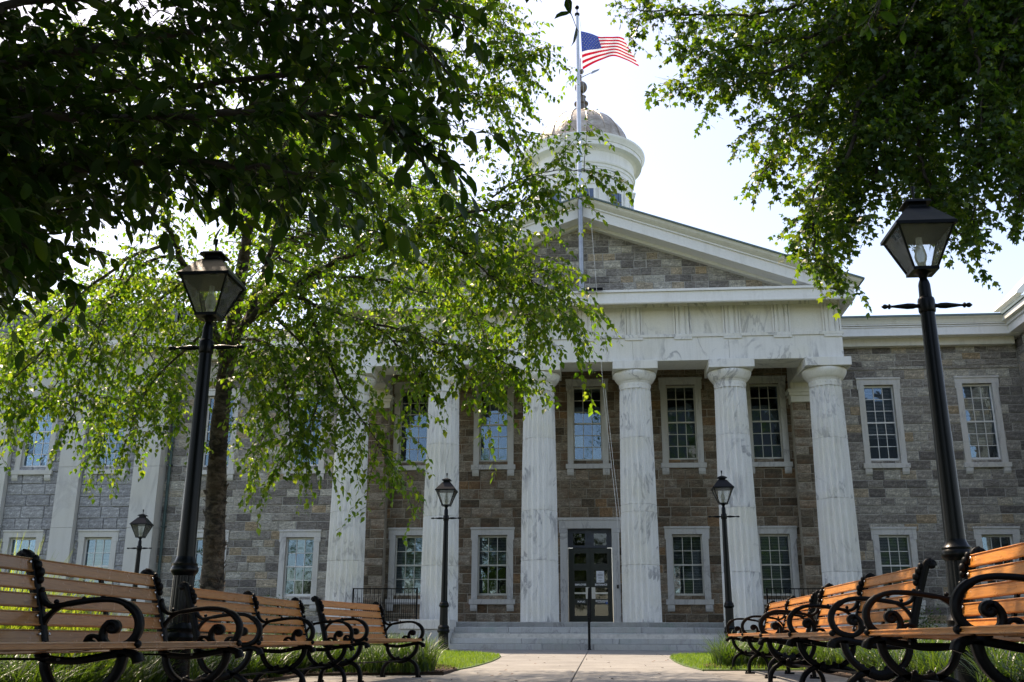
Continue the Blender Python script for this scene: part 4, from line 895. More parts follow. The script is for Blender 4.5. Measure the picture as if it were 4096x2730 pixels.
# ------------------------------------------------------------------ benches
AXB = Vector((0, 1, 0))
def crv(p, n=6): return [Vector((u, 0, z)) for u, z in [(q.x, q.z) for q in catmull([(u, 0, z) for u, z in p], n)]]
def scroll(c, r0, r1, a0, turns, n=22):
    return [(c[0]+(r0+(r1-r0)*i/n)*math.cos(a0+turns*2*math.pi*i/n), c[1]+(r0+(r1-r0)*i/n)*math.sin(a0+turns*2*math.pi*i/n)) for i in range(n+1)]
def frame_meshes():
    W = 0.05; D = {}
    b = MB(); b.ribbon(crv([(0.135, 0.40), (0.115, 0.50), (0.075, 0.64), (0.03, 0.78), (0.0, 0.865), (-0.014, 0.885), (-0.034, 0.892), (-0.05, 0.882), (-0.052, 0.865)]), W, [0.042]*36+[0.026]*13, AXB)
    b.lathe([(0.018, -0.026), (0.022, -0.02), (0.022, 0.02), (0.018, 0.026)], 14); k = 14*4
    nv = len(b.v); b.v[nv-56:] = [(x-0.036, z, y+0.868) for x, y, z in b.v[nv-56:]]
    for u, z, r in ((0.030, 0.862, 0.019), (0.048, 0.832, 0.021), (0.066, 0.797, 0.022), (0.072, 0.762, 0.017), (0.088, 0.71, 0.014)): b.ball((u, 0, z), r, 8, 6, (1, 1.1, 1.25))
    D['back_post'] = b.mesh('back_post', M['iron'], True)
    b = MB()
    b.ribbon(crv([(0.085, 0.70), (0.11, 0.655), (0.155, 0.632), (0.21, 0.64), (0.30, 0.655), (0.40, 0.665), (0.49, 0.66), (0.565, 0.625), (0.605, 0.57), (0.605, 0.51), (0.575, 0.465), (0.53, 0.445), (0.48, 0.44)]), W*0.9, [0.022]*20+[0.026]*20+[0.034]*33, AXB)
    b.ribbon(crv([(0.20, 0.636), (0.15, 0.60), (0.118, 0.55), (0.115, 0.50), (0.145, 0.455), (0.20, 0.432), (0.29, 0.427), (0.36, 0.43)]), W*0.8, 0.018, AXB)
    s1 = [(0.54, 0.442), (0.475, 0.445), (0.435, 0.475), (0.432, 0.52), (0.455, 0.553)]+scroll((0.478, 0.533), 0.026, 0.010, R(120), -1.05, 14)
    b.ribbon(crv(s1, 4), W, 0.026, AXB)
    s2 = [(0.455, 0.45), (0.43, 0.468), (0.40, 0.492), (0.368, 0.49), (0.352, 0.468)]+scroll((0.370, 0.457), 0.018, 0.008, R(150), 0.9, 10)
    b.ribbon(crv(s2, 4), W*0.9, 0.02, AXB)
    for u, z, r in ((0.483, 0.531, 0.02), (0.372, 0.456, 0.018), (0.17, 0.655, 0.013), (0.31, 0.672, 0.01), (0.61, 0.455, 0.02), (0.118, 0.52, 0.013), (0.25, 0.645, 0.009)): b.ball((u, 0, z), r, 8, 6, (1, 1.25, 1))
    D['armrest'] = b.mesh('armrest', M['iron'], True)
    b = MB()
    b.ribbon(crv([(0.13, 0.43), (0.135, 0.39), (0.30, 0.375), (0.46, 0.40), (0.56, 0.415), (0.61, 0.40), (0.625, 0.37)]), W, [0.035]*30+[0.045]*7, AXB)
    b.ribbon(crv([(0.15, 0.40), (0.155, 0.34), (0.195, 0.27), (0.265, 0.225), (0.34, 0.215), (0.415, 0.228), (0.485, 0.275), (0.53, 0.34), (0.545, 0.41)]), W, [0.034]*20+[0.04]*29, AXB)
    b.ribbon(crv([(0.38, 0.225), (0.45, 0.215), (0.515, 0.175), (0.55, 0.11), (0.555, 0.02)]), W, 0.036, AXB); b.ribbon(crv([(0.30, 0.225), (0.225, 0.215), (0.15, 0.175), (0.105, 0.11), (0.09, 0.02)]), W, 0.036, AXB)
    b.ribbon(crv([(0.27, 0.225), (0.34, 0.205), (0.41, 0.225)]), W*1.02, 0.06, AXB)
    for u in (0.555, 0.09): b.box(u-0.06, u+0.05, -0.03, 0.03, 0.0, 0.02); b.ball((u+0.035, 0, 0.03), 0.014, 6, 4)
    for u, z, r in ((0.615, 0.392, 0.026), (0.30, 0.245, 0.018), (0.38, 0.245, 0.018), (0.44, 0.26, 0.014)): b.ball((u, 0, z), r, 10, 6, (1, 0.8, 1))
    D['leg'] = b.mesh('leg_frame', M['iron'], True); return D
FR = frame_meshes()
bolt_me = MB().lathe([(0.009, 0), (0.008, 0.003), (0.004, 0.005)], 8).mesh('bolt', M['bolt_metal'], True)
slat_cache = {}
def slat_mesh(L, w, t, mat, front=False):
    k = (round(L, 3), w, t, mat.name, front)
    if k not in slat_cache:
        b = MB(); n = 12; pr = []
        for a, c in ((w/2, t/2), (-w/2, t/2), (-w/2, -t/2), (w/2, -t/2)):
            sa, sc = (1 if a > 0 else -1), (1 if c > 0 else -1); r = min(0.007, t*0.45)
            pr += [(a-sa*r, c), (a-sa*r*0.3, c-sc*r*0.3), (a, c-sc*r)] if sa*sc > 0 else [(a, c-sc*r), (a-sa*r*0.3, c-sc*r*0.3), (a-sa*r, c)]
        V = []; segs = [0.003+(L-0.006)*i/6 for i in range(7)]
        for y in segs: V += [(a, y, c) for a, c in pr]
        m = len(pr); F = [(k2*m+i, k2*m+(i+1) % m, (k2+1)*m+(i+1) % m, (k2+1)*m+i) for k2 in range(6) for i in range(m)]+[tuple(range(m-1, -1, -1)), tuple(range(6*m, 7*m))]
        slat_cache[k] = b.add(V, F).mesh('slat', mat)
    return slat_cache[k]
def make_bench(x, ys, face, label, rot=0.0, mat=None, pivot=None, dz=0.0):
    """frames at the distances ys along the row; face +1 sits towards +x, -1 towards -x"""
    mat = mat or M['wood']; o = empty('bench', (x, ys[0], ground_z(x+0.3*face, (ys[0]+ys[-1])/2)+dz)); tag(o, label, 'bench', 'park benches along the path')
    S = Matrix.Diagonal((face, 1, 1, 1)); o.matrix_world = Matrix.Translation(o.location) @ Matrix.Rotation(rot, 4, 'Z')
    for y in ys:
        for nm in ('back_post', 'armrest', 'leg'): link(nm, FR[nm], None, o, Matrix.Translation((0, y-ys[0], 0)) @ S)
    lean = math.atan2(0.115, 0.40)
    for a, c in zip(ys, ys[1:]):
        L = c-a
        for k in range(5):
            zc = 0.832-0.0865*k; u = 0.012+(0.832-zc)*0.285+0.012
            me = slat_mesh(L-0.028, 0.022, 0.072, mat)
            M_ = Matrix.Translation((face*u, a-ys[0]+0.014, zc)) @ Matrix.Rotation(-face*0.275+random.gauss(0, 0.012), 4, 'Y')
            s = link('back_slat', me, None, o, M_)
            for yy in (0.03, L-0.058):
                link('bolt', bolt_me, None, s, Matrix.Translation((face*0.0115, yy, 0.012)) @ Matrix.Rotation(face*math.pi/2, 4, 'Y'))
        for k in range(6):
            u = 0.165+0.077*k; z = 0.418+0.010*math.sin((u-0.16)/0.4*math.pi*1.1-0.9)+(0.012 if k >= 4 else 0)
            tilt = (-0.10, -0.04, 0.02, 0.06, 0.05, -0.12)[k]
            link('seat_slat', slat_mesh(L-0.01, 0.070, 0.024 if k < 5 else 0.030, mat), None, o, Matrix.Translation((face*(u+(0.025 if k == 5 else 0)), a-ys[0]+0.005, z+0.012)) @ Matrix.Rotation(-face*tilt*-1, 4, 'Y'))
        MB().box(-0.022, 0.022, 0.02, L-0.02, -0.006, 0.006).build('stretcher', M['iron'], o, False, Matrix.Translation((face*0.34, a-ys[0], 0.205)))
        MB().box(-0.008, 0.008, L/2-0.016, L/2+0.016, -0.36, 0.06).build('back_strap', M['iron'], o, False, Matrix.Translation((face*0.03, a-ys[0], 0.79)) @ Matrix.Rotation(-face*0.275, 4, 'Y'))
        MB().box(0.0, 0.44, L/2-0.016, L/2+0.016, -0.006, 0.004).build('seat_strap', M['iron'], o, False, Matrix.Translation((face*0.16 if face > 0 else -0.60, a-ys[0], 0.398)))
    return o
make_bench(-2.86, [3.48, 4.90, 6.32], 1, 'darker slatted bench with cast iron arms, the nearest one in the shade', 0, M['wood_shaded'])
make_bench(-3.22, [7.78, 9.26, 10.75], 1, 'brown slatted bench with cast iron arms standing before the big lantern post and birch', 0)
make_bench(-3.09, [11.05, 12.73], 1, 'small slatted bench turned towards the path, last in the shaded row near the steps', R(-11.0))
make_bench(2.06, [2.95, 4.36, 5.80], -1, 'slatted bench at the picture edge, nearest in the sunlit row, with one large iron arm', 0, None, dz=0.02)
make_bench(2.05, [6.62, 8.06, 9.50], -1, 'bright orange sunlit bench with scrolled iron arms, middle of its row', 0, None, dz=0.02)
make_bench(2.33, [11.3, 12.8, 14.3], -1, 'sunlit orange bench at the far end of its row by the dark green lantern post', 0, None, dz=0.01)
# ------------------------------------------------------------------ trees
T_HORN = (np.array([(0,0,0),(.33,0,-.015),(.68,0,-.04),(1,0,-.13),(.16,.15,.03),(.42,.235,.035),(.74,.16,.0),(.16,-.15,.03),(.42,-.235,.035),(.74,-.16,.0)], float),
          np.array([(0,1,4),(1,5,4),(1,2,5),(2,6,5),(2,3,6),(0,7,1),(1,7,8),(1,8,2),(2,8,9),(2,9,3)]))
T_BIRCH = (np.array([(0,0,0),(.45,0,-.03),(1,0,-.12),(.3,.30,.05),(.62,.2,.0),(.3,-.30,.05),(.62,-.2,.0)], float),
           np.array([(0,1,3),(1,4,3),(1,2,4),(0,5,1),(1,5,6),(1,6,2)]))
T_LOBED = (np.array([(0,0,0),(.5,0,-.02),(1,0,-.12),(.18,.30,.03),(.62,.52,-.04),(.58,.18,.0),(.18,-.30,.03),(.62,-.52,-.04),(.58,-.18,.0)], float),
           np.array([(0,1,3),(1,5,3),(3,5,4),(1,2,5),(0,6,1),(1,6,8),(6,7,8),(1,8,2)]))
class Crown:
    def __init__(s): s.p = []; s.d = []; s.n = []; s.s = []; s.tw = MB(); s.br = MB()
    def leaf(s, p, d, n, size): s.p.append(tuple(p)); s.d.append(tuple(d)); s.n.append(tuple(n)); s.s.append(size)
    def frames(s):
        p = np.array(s.p); d = np.array(s.d); n = np.array(s.n); sz = np.array(s.s)[:, None]
        d /= np.linalg.norm(d, axis=1)[:, None]+1e-9; n = n-d*(n*d).sum(1)[:, None]; n /= np.linalg.norm(n, axis=1)[:, None]+1e-9
        return p, d*sz, np.cross(n, d)*sz, n*sz
    def finish(s, tree, tmpl, mat, o0, near_xyz, nsingle=300, wide=1.0, bark=None, twig=True):
        """300 leaves nearest the viewer are objects, the others one mesh"""
        p, d, t, n = s.frames(); V0, F0 = tmpl; p = p-np.array(o0)
        dist = np.linalg.norm(p+np.array(o0)-np.array(near_xyz), axis=1)
        pv = p+np.array(o0)-EYE; dep = pv@_fw; okx = np.abs(pv@_rt/np.maximum(dep, .1)) < 0.50; oky = np.abs(pv@_up/np.maximum(dep, .1)) < 0.33
        order = np.argsort(np.where(okx & oky & (dep > 0), dist, dist+1000)); single = order[:nsingle]; rest = order[nsingle:]
        me = raw_mesh('leaf', V0, F0, mat)
        for i in single:
            m = Matrix(((d[i][0], t[i][0]*wide, n[i][0], p[i][0]), (d[i][1], t[i][1]*wide, n[i][1], p[i][1]), (d[i][2], t[i][2]*wide, n[i][2], p[i][2]), (0, 0, 0, 1)))
            link('leaf', me, None, tree, m)
        k = len(V0); V = (p[rest][:, None, :]+V0[None, :, 0:1]*d[rest][:, None, :]+V0[None, :, 1:2]*wide*t[rest][:, None, :]+V0[None, :, 2:3]*n[rest][:, None, :]).reshape(-1, 3)
        F = (F0[None]+(np.arange(len(rest))*k)[:, None, None]).reshape(-1, 3)
        tag(link('crown', raw_mesh('crown', V, F, mat), None, tree), kind='stuff')
        for b, nm, mt in ((s.br, 'branches', bark), (s.tw, 'twigs', M['twig'])):
            if b.v:
                v = np.array(b.v)-np.array(o0); b.v = [tuple(q) for q in v]
                me = bpy.data.meshes.new(nm); me.from_pydata(b.v, [], b.f); me.materials.append(mt); me.polygons.foreach_set('use_smooth', [True]*len(me.polygons)); tag(link(nm, me, None, tree), kind='stuff')
_pool = rng.normal(size=(200003, 3)); _pool /= np.linalg.norm(_pool, axis=1)[:, None]; _pool = [Vector(v) for v in _pool.tolist()]; _pi = 0
def rv():
    global _pi
    _pi = (_pi+1) % 200003; return _pool[_pi].copy()
class _U:
    uniform = staticmethod(random.uniform); random = staticmethod(random.random)
U = _U()
def taper(n, r0, r1): return [r0+(r1-r0)*(i/(n-1))**0.8 for i in range(n)]
def strand(cr, p, d, L, step, droop, leaf_every, leaf_len, hang, r0=0.004, both=2, jit=0.16):
    """a twig with its leaves"""
    pts = [p.copy()]; acc = 0.0; q = p.copy(); d = d.normalized(); n = max(2, int(L/step)); side = 1
    for i in range(n):
        d = (d+Vector((0, 0, -droop))*step+rv()*jit*step*4).normalized(); q = q+d*step; pts.append(q.copy()); acc += step
        while acc >= leaf_every:
            acc -= leaf_every; side = -side
            up_ = Vector((0, 0, 1)); s_ = d.cross(up_); s_ = s_.normalized() if s_.length > 0.05 else rv()
            ld_ = (d*0.55+s_*side*U.uniform(0.4, 1.1)+Vector((0, 0, -hang))*U.uniform(0.5, 1.4)+rv()*0.45).normalized()
            nn = (up_+rv()*0.75+s_*side*0.3)
            cr.leaf(q+ld_*0.012, ld_, nn, leaf_len*random.choice((0.45, 0.6, 0.75, 0.85, 0.95, 1.05, 1.2, 1.3)))
    if r0 > 0: cr.tw.tube(pts[::2]+([pts[-1]] if len(pts) % 2 == 0 else []), taper(len(pts[::2])+(1 if len(pts) % 2 == 0 else 0), r0, 0.0008), 3)
    return pts
def limb(cr, pts, r0, r1, n=7, sub=5):
    P = catmull(pts, sub); P = [q+rv()*min(0.03, r0*0.4) if 0 < i < len(P)-1 else q for i, q in enumerate(P)]
    cr.br.tube(P, taper(len(P), r0, r1), n); return P
def along(P, spacing, start=0.0):
    """points and tangents every so often along a polyline"""
    acc = 0.0; L = 0.0; nxt = spacing*U.uniform(0.2, 1); tot = sum((b-a).length for a, b in zip(P, P[1:]))
    for a, b in zip(P, P[1:]):
        l = (b-a).length
        while nxt <= L+l:
            t = (nxt-L)/l
            if nxt/tot >= start: yield a.lerp(b, t), (b-a).normalized(), nxt/tot
            nxt += spacing*U.uniform(0.6, 1.4)
        L += l

# --- river birch
BY = 11.6; b0 = at(487, 1345, BY); bg0 = ground_z(b0.x, BY)
birch = empty('birch_tree', (b0.x, BY, bg0)); tag(birch, 'river birch with peeling brown bark and bright hanging leaves before the courthouse', 'tree')
cr = Crown()
TR = [Vector((b0.x, BY, bg0-0.05))]+[at(x, y, BY+dy) for x, y, dy in ((488, 1330, 0), (494, 1200, 0), (503, 1000, 0), (520, 850, .05), (536, 740, .1), (556, 620, .1), (576, 480, .15), (592, 330, .2), (606, 150, .2), (615, -60, .3), (620, -300, .3))]
TP = catmull(TR, 5); tk = MB(); rad = []
for i, q in enumerate(TP):
    h = q.z; rad.append(max(0.012, (0.150 if h > 0.5 else 0.150+0.07*(0.5-h))-0.0150*h+0.006*math.sin(i*1.7)))
tk.tube(TP, rad, 18)
v = []
for (x, y, z) in tk.v: v.append((x-b0.x, y-BY, z-bg0))
tk.v = v; trunk = tk.build('trunk', M['birch_bark'], birch, True)
fk = MB()
for i in range(520):     # curls of peeling bark
    k = int(U.uniform(1, 34)); q = TP[k]; a = U.uniform(0, 6.28); r = rad[k]*0.99; c, s = math.cos(a), math.sin(a); w = U.uniform(0.012, 0.05); h = U.uniform(0.008, 0.028); zz = q.z+U.uniform(-0.12, 0.12)-bg0; l = U.uniform(0.006, 0.03)
    if zz < 0.05: continue
    tx, ty = -s*w/2, c*w/2; px, py = q.x-b0.x+c*r, q.y-BY+s*r
    fk.add([(px-tx, py-ty, zz-h), (px+tx, py+ty, zz-h), (px+tx+c*l, py+ty+s*l, zz+h), (px-tx+c*l*1.2, py-ty+s*l*1.2, zz+h*1.2), (px-tx+c*l, py-ty+s*l, zz+h*.8)], [(0, 1, 2, 3), (0, 3, 4)])
tag(fk.build('bark_curls', M['birch_bark'], trunk), kind='stuff')
BL = [  # (points in the view with distance), base radius, tip radius
 ([(532,800,11.6),(565,745,11.4),(650,680,11.0),(730,625,10.7),(860,560,10.4),(1000,510,10.2),(1120,480,10.0),(1200,460,10.0)], .062, .006),
 ([(600,715,11.2),(662,681,11.0),(765,717,10.6),(846,743,10.4),(904,783,10.3),(960,850,10.2)], .034, .004),
 ([(860,560,10.5),(960,540,10.3),(1060,580,10.1),(1150,660,10.0),(1210,730,9.9)], .022, .003),
 ([(1000,500,10.2),(1100,520,10.3),(1200,590,10.4),(1270,640,10.4)], .016, .003),
 ([(540,780,11.6),(590,700,12.2),(700,640,12.8),(850,640,13.2),(1000,680,13.4),(1120,740,13.4)], .05, .004),
 ([(522,835,11.6),(475,715,11.4),(440,640,11.2),(400,560,11.0),(385,500,10.9),(360,390,10.7),(330,260,10.6),(300,120,10.5)], .062, .01),
 ([(395,560,11.0),(314,585,10.6),(242,634,10.3),(177,690,10.1),(121,783,10.0),(40,863,10.0),(-30,900,10.0)], .026, .004),
 ([(430,620,11.1),(395,589,11.1),(322,614,11.0),(262,686,10.9),(242,735,10.9),(218,787,10.9),(161,843,10.9),(133,880,10.9),(85,952,10.9)], .026, .004),
 ([(450,660,11.2),(423,650,11.4),(363,690,11.8),(339,743,12.0),(343,807,12.1),(387,888,12.2)], .022, .004),
 ([(490,745,11.5),(463,727,11.9),(407,791,12.4),(383,840,12.6),(360,920,12.7)], .02, .004),
 ([(545,790,11.6),(564,779,11.3),(617,795,10.8),(653,872,10.6),(669,973,10.5),(681,1001,10.5)], .024, .004),
 ([(548,800,11.5),(560,799,11.3),(568,851,11.1),(589,904,11.0)], .014, .003),
 ([(572,740,11.4),(601,638,11.3),(625,569,11.2),(660,430,11.0),(720,300,10.8),(800,180,10.7),(880,90,10.6)], .05, .006),
 ([(700,690,11.0),(747,865-60,10.8),(788,900,10.7),(829,960,10.6),(862,1010,10.6),(884,1050,10.6)], .02, .003),
 ([(590,345,11.8),(720,200,11.6),(880,90,11.4),(1000,30,11.2),(1110,50,11.0),(1180,110,10.9)], .04, .005),
 ([(660,430,11.0),(850,330,10.8),(980,270,10.6),(1070,220,10.5),(1140,220,10.4)], .03, .004),
 ([(580,470,11.7),(700,420,12.6),(850,420,13.2),(1000,440,13.6),(1100,500,13.8)], .035, .004),
 ([(575,500,11.7),(480,380,12.4),(380,320,12.8),(250,300,13.0),(130,330,13.1),(40,400,13.2)], .035, .004),
 ([(540,720,11.7),(430,660,12.8),(320,640,13.4),(200,660,13.8),(90,720,14.0),(20,800,14.0)], .035, .004),
 ([(600,250,11.8),(480,150,11.5),(350,90,11.2),(200,60,11.0)], .03, .004),
 ([(535,770,11.7),(560,700,12.6),(620,690,13.4),(700,740,13.9),(760,820,14.1)], .03, .004),
 ([(490,745,11.4),(430,800,11.2),(350,880,11.1),(310,960,11.0),(290,1010,11.0)], .02, .003),
 ([(300,590,10.6),(240,720,10.5),(190,850,10.5),(170,950,10.5)], .016, .003),
 ([(180,690,10.1),(100,740,10.2),(40,800,10.3),(20,900,10.3)], .014, .003),
 ([(430,640,11.3),(360,700,11.6),(290,800,11.9),(250,900,12.0),(240,1000,12.0)], .018, .003),
 ([(560,790,11.6),(600,850,11.9),(610,950,12.1),(590,1060,12.2)], .016, .003),
 ([(620,720,11.0),(700,800,10.8),(730,890,10.7),(720,970,10.7),(705,1040,10.7)], .018, .003),
 ([(904,783,10.3),(980,800,10.2),(1060,840,10.1),(1110,880,10.1)], .012, .002),
 ([(730,640,12.6),(830,560,13.4),(930,470,14.2),(1000,400,14.8)], .03, .004),
 ([(600,400,12),(690,300,13.4),(790,250,14.6),(900,270,15.3)], .03, .004),
 ([(600,560,12),(700,540,13.6),(800,480,14.6),(860,400,15.2)], .03, .004),
 ([(580,480,12),(620,380,13.6),(680,320,14.8),(720,340,15.6)], .03, .004),
 ([(880,90,10.6),(980,110,10.5),(1080,130,10.4),(1160,150,10.4),(1215,130,10.4)], .014, .003),
 ([(800,180,10.7),(930,170,10.9),(1060,200,11.0),(1150,260,11.0),(1185,330,11.0)], .016, .003),
 ([(1000,30,11.2),(1090,-10,11.1),(1150,40,11.0),(1180,90,11)], .012, .003),
 ([(860,560,10.5),(960,600,10.7),(1050,670,10.8),(1110,760,10.8)], .018, .003),
 ([(1000,500,10.3),(1080,540,10.5),(1160,600,10.6),(1200,680,10.6),(1220,740,10.6)], .014, .003),
 ([(846,743,10.4),(930,760,10.2),(1010,790,10.0),(1090,800,10.0),(1170,840,10.0)], .016, .003),
 ([(1060,580,10.1),(1150,600,10.0),(1240,660,10.0),(1300,730,10.0)], .012, .002),
 ([(1130,455,10.0),(1200,410,10.0),(1280,392,10.0),(1345,395,10.0)], .012, .002),
]
for pts, r0, r1 in BL:
    P = limb(cr, [at(x, y, Y) for x, y, Y in pts], r0, r1, 7)
    tip = r1
    for q, t, f in along(P, 0.066, 0.12):
        dr = (t*U.uniform(0.2, 0.9)+rv()*0.8); dr.z = dr.z*0.6+0.2; dr.normalize(); L = U.uniform(0.3, 1.0)*(0.75+0.4*f)
        S = strand(cr, q, dr, L, 0.05, U.uniform(0.6, 1.6), 0.038, 0.070, 0.55, 0.006, 2, 0.24)
        for s_ in S[2::3]:
            if U.random() < 0.85:
                d2 = rv(); d2.z = -abs(d2.z)*0.4; strand(cr, s_, d2+t*0.2, U.uniform(0.12, 0.5), 0.05, 1.7, 0.036, 0.068, 0.7, 0.0025, 2, 0.24)
    for k in range(6): strand(cr, P[-1], (P[-1]-P[-4]).normalized()+rv()*0.5, U.uniform(0.3, 0.7), 0.05, 2.2, 0.034, 0.068, 0.9, 0.004)
    for q, t, f in along(P, 0.30, 0.35):      # long weeping ends
        d2 = rv(); d2.z = -0.4; strand(cr, q, d2, U.uniform(0.3, 0.85), 0.06, 2.6, 0.036, 0.07, 0.9, 0.004)
# top of the birch above the picture, added unseen to shade the path
for i in range(420):
    z = U.uniform(8.2, 10.6); x = b0.x+U.uniform(-4.2, 2.4); y = BY+U.uniform(-3.4, 1.6)
    if x+0.5*z > 1.9 or (z-0.45)/y < 0.79 or z > 10.9: continue
    c_ = Vector((x, y, z))
    for k in range(26):
        o_ = rv()*U.uniform(0.05, 0.6); d2 = rv(); d2.z -= 0.7; cr.leaf(c_+o_, d2, Vector((0, 0, 1))+rv()*0.8, U.uniform(0.07, 0.11))
for i in range(360):      # leaf clumps added on its far side to shade the path
    z = U.uniform(5.8, 9.3); y = U.uniform(13.8, 17.4); x = U.uniform(-6.6, -2.3)
    if x+0.5*z > 1.6: continue
    c_ = Vector((x, y, z)); limb(cr, [Vector((b0.x+0.4, BY+0.3, z-0.8)), Vector((b0.x+0.5, BY+0.3, z-0.3)).lerp(c_, 0.6), c_], 0.012, 0.003, 4, 3) if i % 4 == 0 else None
    for k in range(34):
        o_ = rv()*U.uniform(0.05, 0.55); d2 = rv(); d2.z -= 0.7; cr.leaf(c_+o_, d2, Vector((0, 0, 1))+rv()*0.8, U.uniform(0.065, 0.10))
for k in range(7): a = k*0.9; limb(cr, [TP[-12], TP[-12]+Vector((math.cos(a)*1.2, math.sin(a)*1.2, 1.2)), TP[-12]+Vector((math.cos(a)*2.4, math.sin(a)*2.4, 1.8))], 0.03, 0.005, 5)
cr.finish(birch, T_BIRCH, M['birch_leaf'], (b0.x, BY, bg0), (-2, 0, 3), 300, 1.05, M['birch_bark'])
print('birch leaves', len(cr.p))

# --- hornbeam whose boughs hang over the viewer
HO = (-5.6, 1.6, 0.0)
horn = empty('hornbeam_tree', HO); tag(horn, 'dark overhanging hornbeam boughs with large pointed leaves filling the upper corner', 'tree')
cr = Crown()
tk = MB(); tp = catmull([(0, 0, -0.1), (0.05, 0.1, 1.5), (-0.05, 0.25, 3.0), (0.1, 0.5, 4.6), (0.3, 0.9, 6.4), (0.5, 1.5, 8.5)], 5)
tk.tube(tp, [0.30-0.0095*i for i in range(len(tp))], 16); tk.build('trunk', M['bark'], horn, True)
hb = Vector(HO)
HL = [
 [(-380,330,3.0),(-150,200,3.9),(100,130,4.2),(350,90,4.4),(600,50,4.5),(800,30,4.4),(930,30,4.3)],
 [(-380,400,3.0),(-150,300,3.7),(100,270,4.0),(400,270,4.1),(650,260,4.0),(820,260,3.9),(930,290,3.8)],
 [(-380,460,3.2),(-100,410,4.0),(150,390,4.3),(400,380,4.3),(600,385,4.2),(760,410,4.1)],
 [(-380,540,3.6),(-120,520,4.6),(0,540,4.7),(70,570,4.7)],
 [(-300,250,3.6),(0,220,4.6),(250,200,5.0),(500,190,5.2),(720,170,5.2),(850,150,5.0),(930,160,4.9)],
 [(-300,380,3.8),(0,370,5.0),(220,370,5.5),(450,370,5.6),(650,370,5.4),(800,370,5.2)],
 [(-300,100,3.6),(0,20,4.8),(300,-20,5.2),(600,-10,5.4),(850,-30,5.2),(1000,-10,5.0)],
 [(-300,300,4.2),(0,290,5.8),(300,280,6.4),(550,280,6.6),(760,260,6.5)],
 [(-300,150,4.2),(50,110,6.0),(350,100,6.6),(650,100,6.8),(850,90,6.6)],
 [(-300,460,4.2),(0,470,5.8),(200,460,6.2),(400,430,6.2)],
 [(-250,540,4.0),(-40,480,5.2),(100,490,5.4),(200,480,5.4)],
 [(900,60,4.3),(980,110,4.3),(1030,170,4.3)], [(880,280,3.9),(960,330,3.9),(1010,370,3.9)], [(930,20,4.6),(1020,30,4.6),(1070,50,4.6)],
]
def spray(P, spacing, start, Lr, leaf_len, droop, subs=True, dens=0.043):
    for q, t, f in along(P, spacing, start):
        s_ = t.cross(Vector((0, 0, 1))).normalized()*(1 if U.random() < 0.5 else -1)
        dr = (t*U.uniform(0.3, 1.0)+s_*U.uniform(0.3, 1.1)+Vector((0, 0, U.uniform(-0.5, 0.35)))).normalized(); L = U.uniform(*Lr)
        S = strand(cr, q, dr, L, 0.05, droop*U.uniform(0.5, 1.6), dens, leaf_len, 0.45, 0.005, 2, 0.12)
        if subs:
            for w in S[3::5]:
                if U.random() < 0.6:
                    d2 = (dr+rv()*0.9); d2.z -= 0.3; strand(cr, w, d2, U.uniform(0.12, 0.35), 0.05, droop, dens, leaf_len, 0.5, 0.0025, 2, 0.12)
for i, pts in enumerate(HL):
    W = [at(x, y, Y) for x, y, Y in pts]; P = limb(cr, ([hb+Vector((0.1, 0.5, 3.4+0.4*(i % 4)))] if i < 11 else [])+W, 0.045 if i < 11 else 0.008, 0.005, 6)
    spray(P, 0.034 if i < 11 else 0.06, 0.12, (0.15, 0.55) if i < 11 else (0.1, 0.3), 0.098 if i < 4 or i > 10 else 0.10, 0.9, True, (0.05 if i < 4 else 0.042))
# one thin shoot hanging by the flagpole
for pts in ([(1130,-160,3.6),(1190,-60,3.6),(1222,-20,3.6),(1245,6,3.6)], [(1240,-200,3.6),(1290,-60,3.6),(1312,30,3.6),(1330,75,3.6)]):
    W = [at(x, y, Y) for x, y, Y in pts]; P = limb(cr, W, 0.004, 0.001, 4); 
    for q, t, f in along(P, 0.065, 0.25):
        d2 = rv(); d2.z = -abs(d2.z)-0.3; cr.leaf(q, d2, Vector((0.3, -1, 0.5))+rv()*0.5, U.uniform(0.07, 0.095))
for pts in ([(2080,-190,3.9),(2040,-60,3.9),(2010,20,3.9),(1985,70,3.9)], [(2200,-150,3.9),(2130,-40,3.9),(2090,30,3.9)], [(2420,60,3.6),(2380,130,3.6),(2350,200,3.6)]):
    W = [at(x, y, Y) for x, y, Y in pts]; P = limb(cr, W, 0.006, 0.002, 4); spray(P, 0.09, 0.3, (0.08, 0.2), 0.075, 1.2, False)
# the high crown over the benches: out of the picture, it keeps the boughs and the seats in shade
for i in range(1250):
    x = U.uniform(-8.8, 0.6); y = U.uniform(1.4, 9.0); zlo = 0.45+y*0.80+0.9; z = zlo+U.uniform(0.0, 1.7)
    if (x > -0.6 and y > 5.5) or x < -0.95*y-2.5: continue
    c_ = Vector((x, y, z))
    for k in range(int(U.uniform(30, 50))):
        off_ = rv()*U.uniform(0.1, 0.7); off_.z *= 0.45; d2 = rv(); d2.z -= 0.5; cr.leaf(c_+off_, d2, Vector((0, 0, 1))+rv()*0.6, U.uniform(0.11, 0.17))
for i in range(330):      # clumps added unseen beyond the picture edge, shading the bed behind the benches
    y = U.uniform(4.0, 10.8); x = U.uniform(-12.5, -0.70*y-1.3); z = U.uniform(4.2, 7.6); c_ = Vector((x, y, z))
    for k in range(36):
        off_ = rv()*U.uniform(0.1, 0.7); d2 = rv(); d2.z -= 0.5; cr.leaf(c_+off_, d2, Vector((0, 0, 1))+rv()*0.6, U.uniform(0.11, 0.17))
for i in range(8):
    e = Vector((U.uniform(-11, -7), U.uniform(5, 10), U.uniform(4.8, 7))); limb(cr, [hb+Vector((0.1, 0.4, 4.2)), (hb+Vector((0, 0.6, 5))).lerp(e, 0.5), e], 0.07, 0.012, 6)
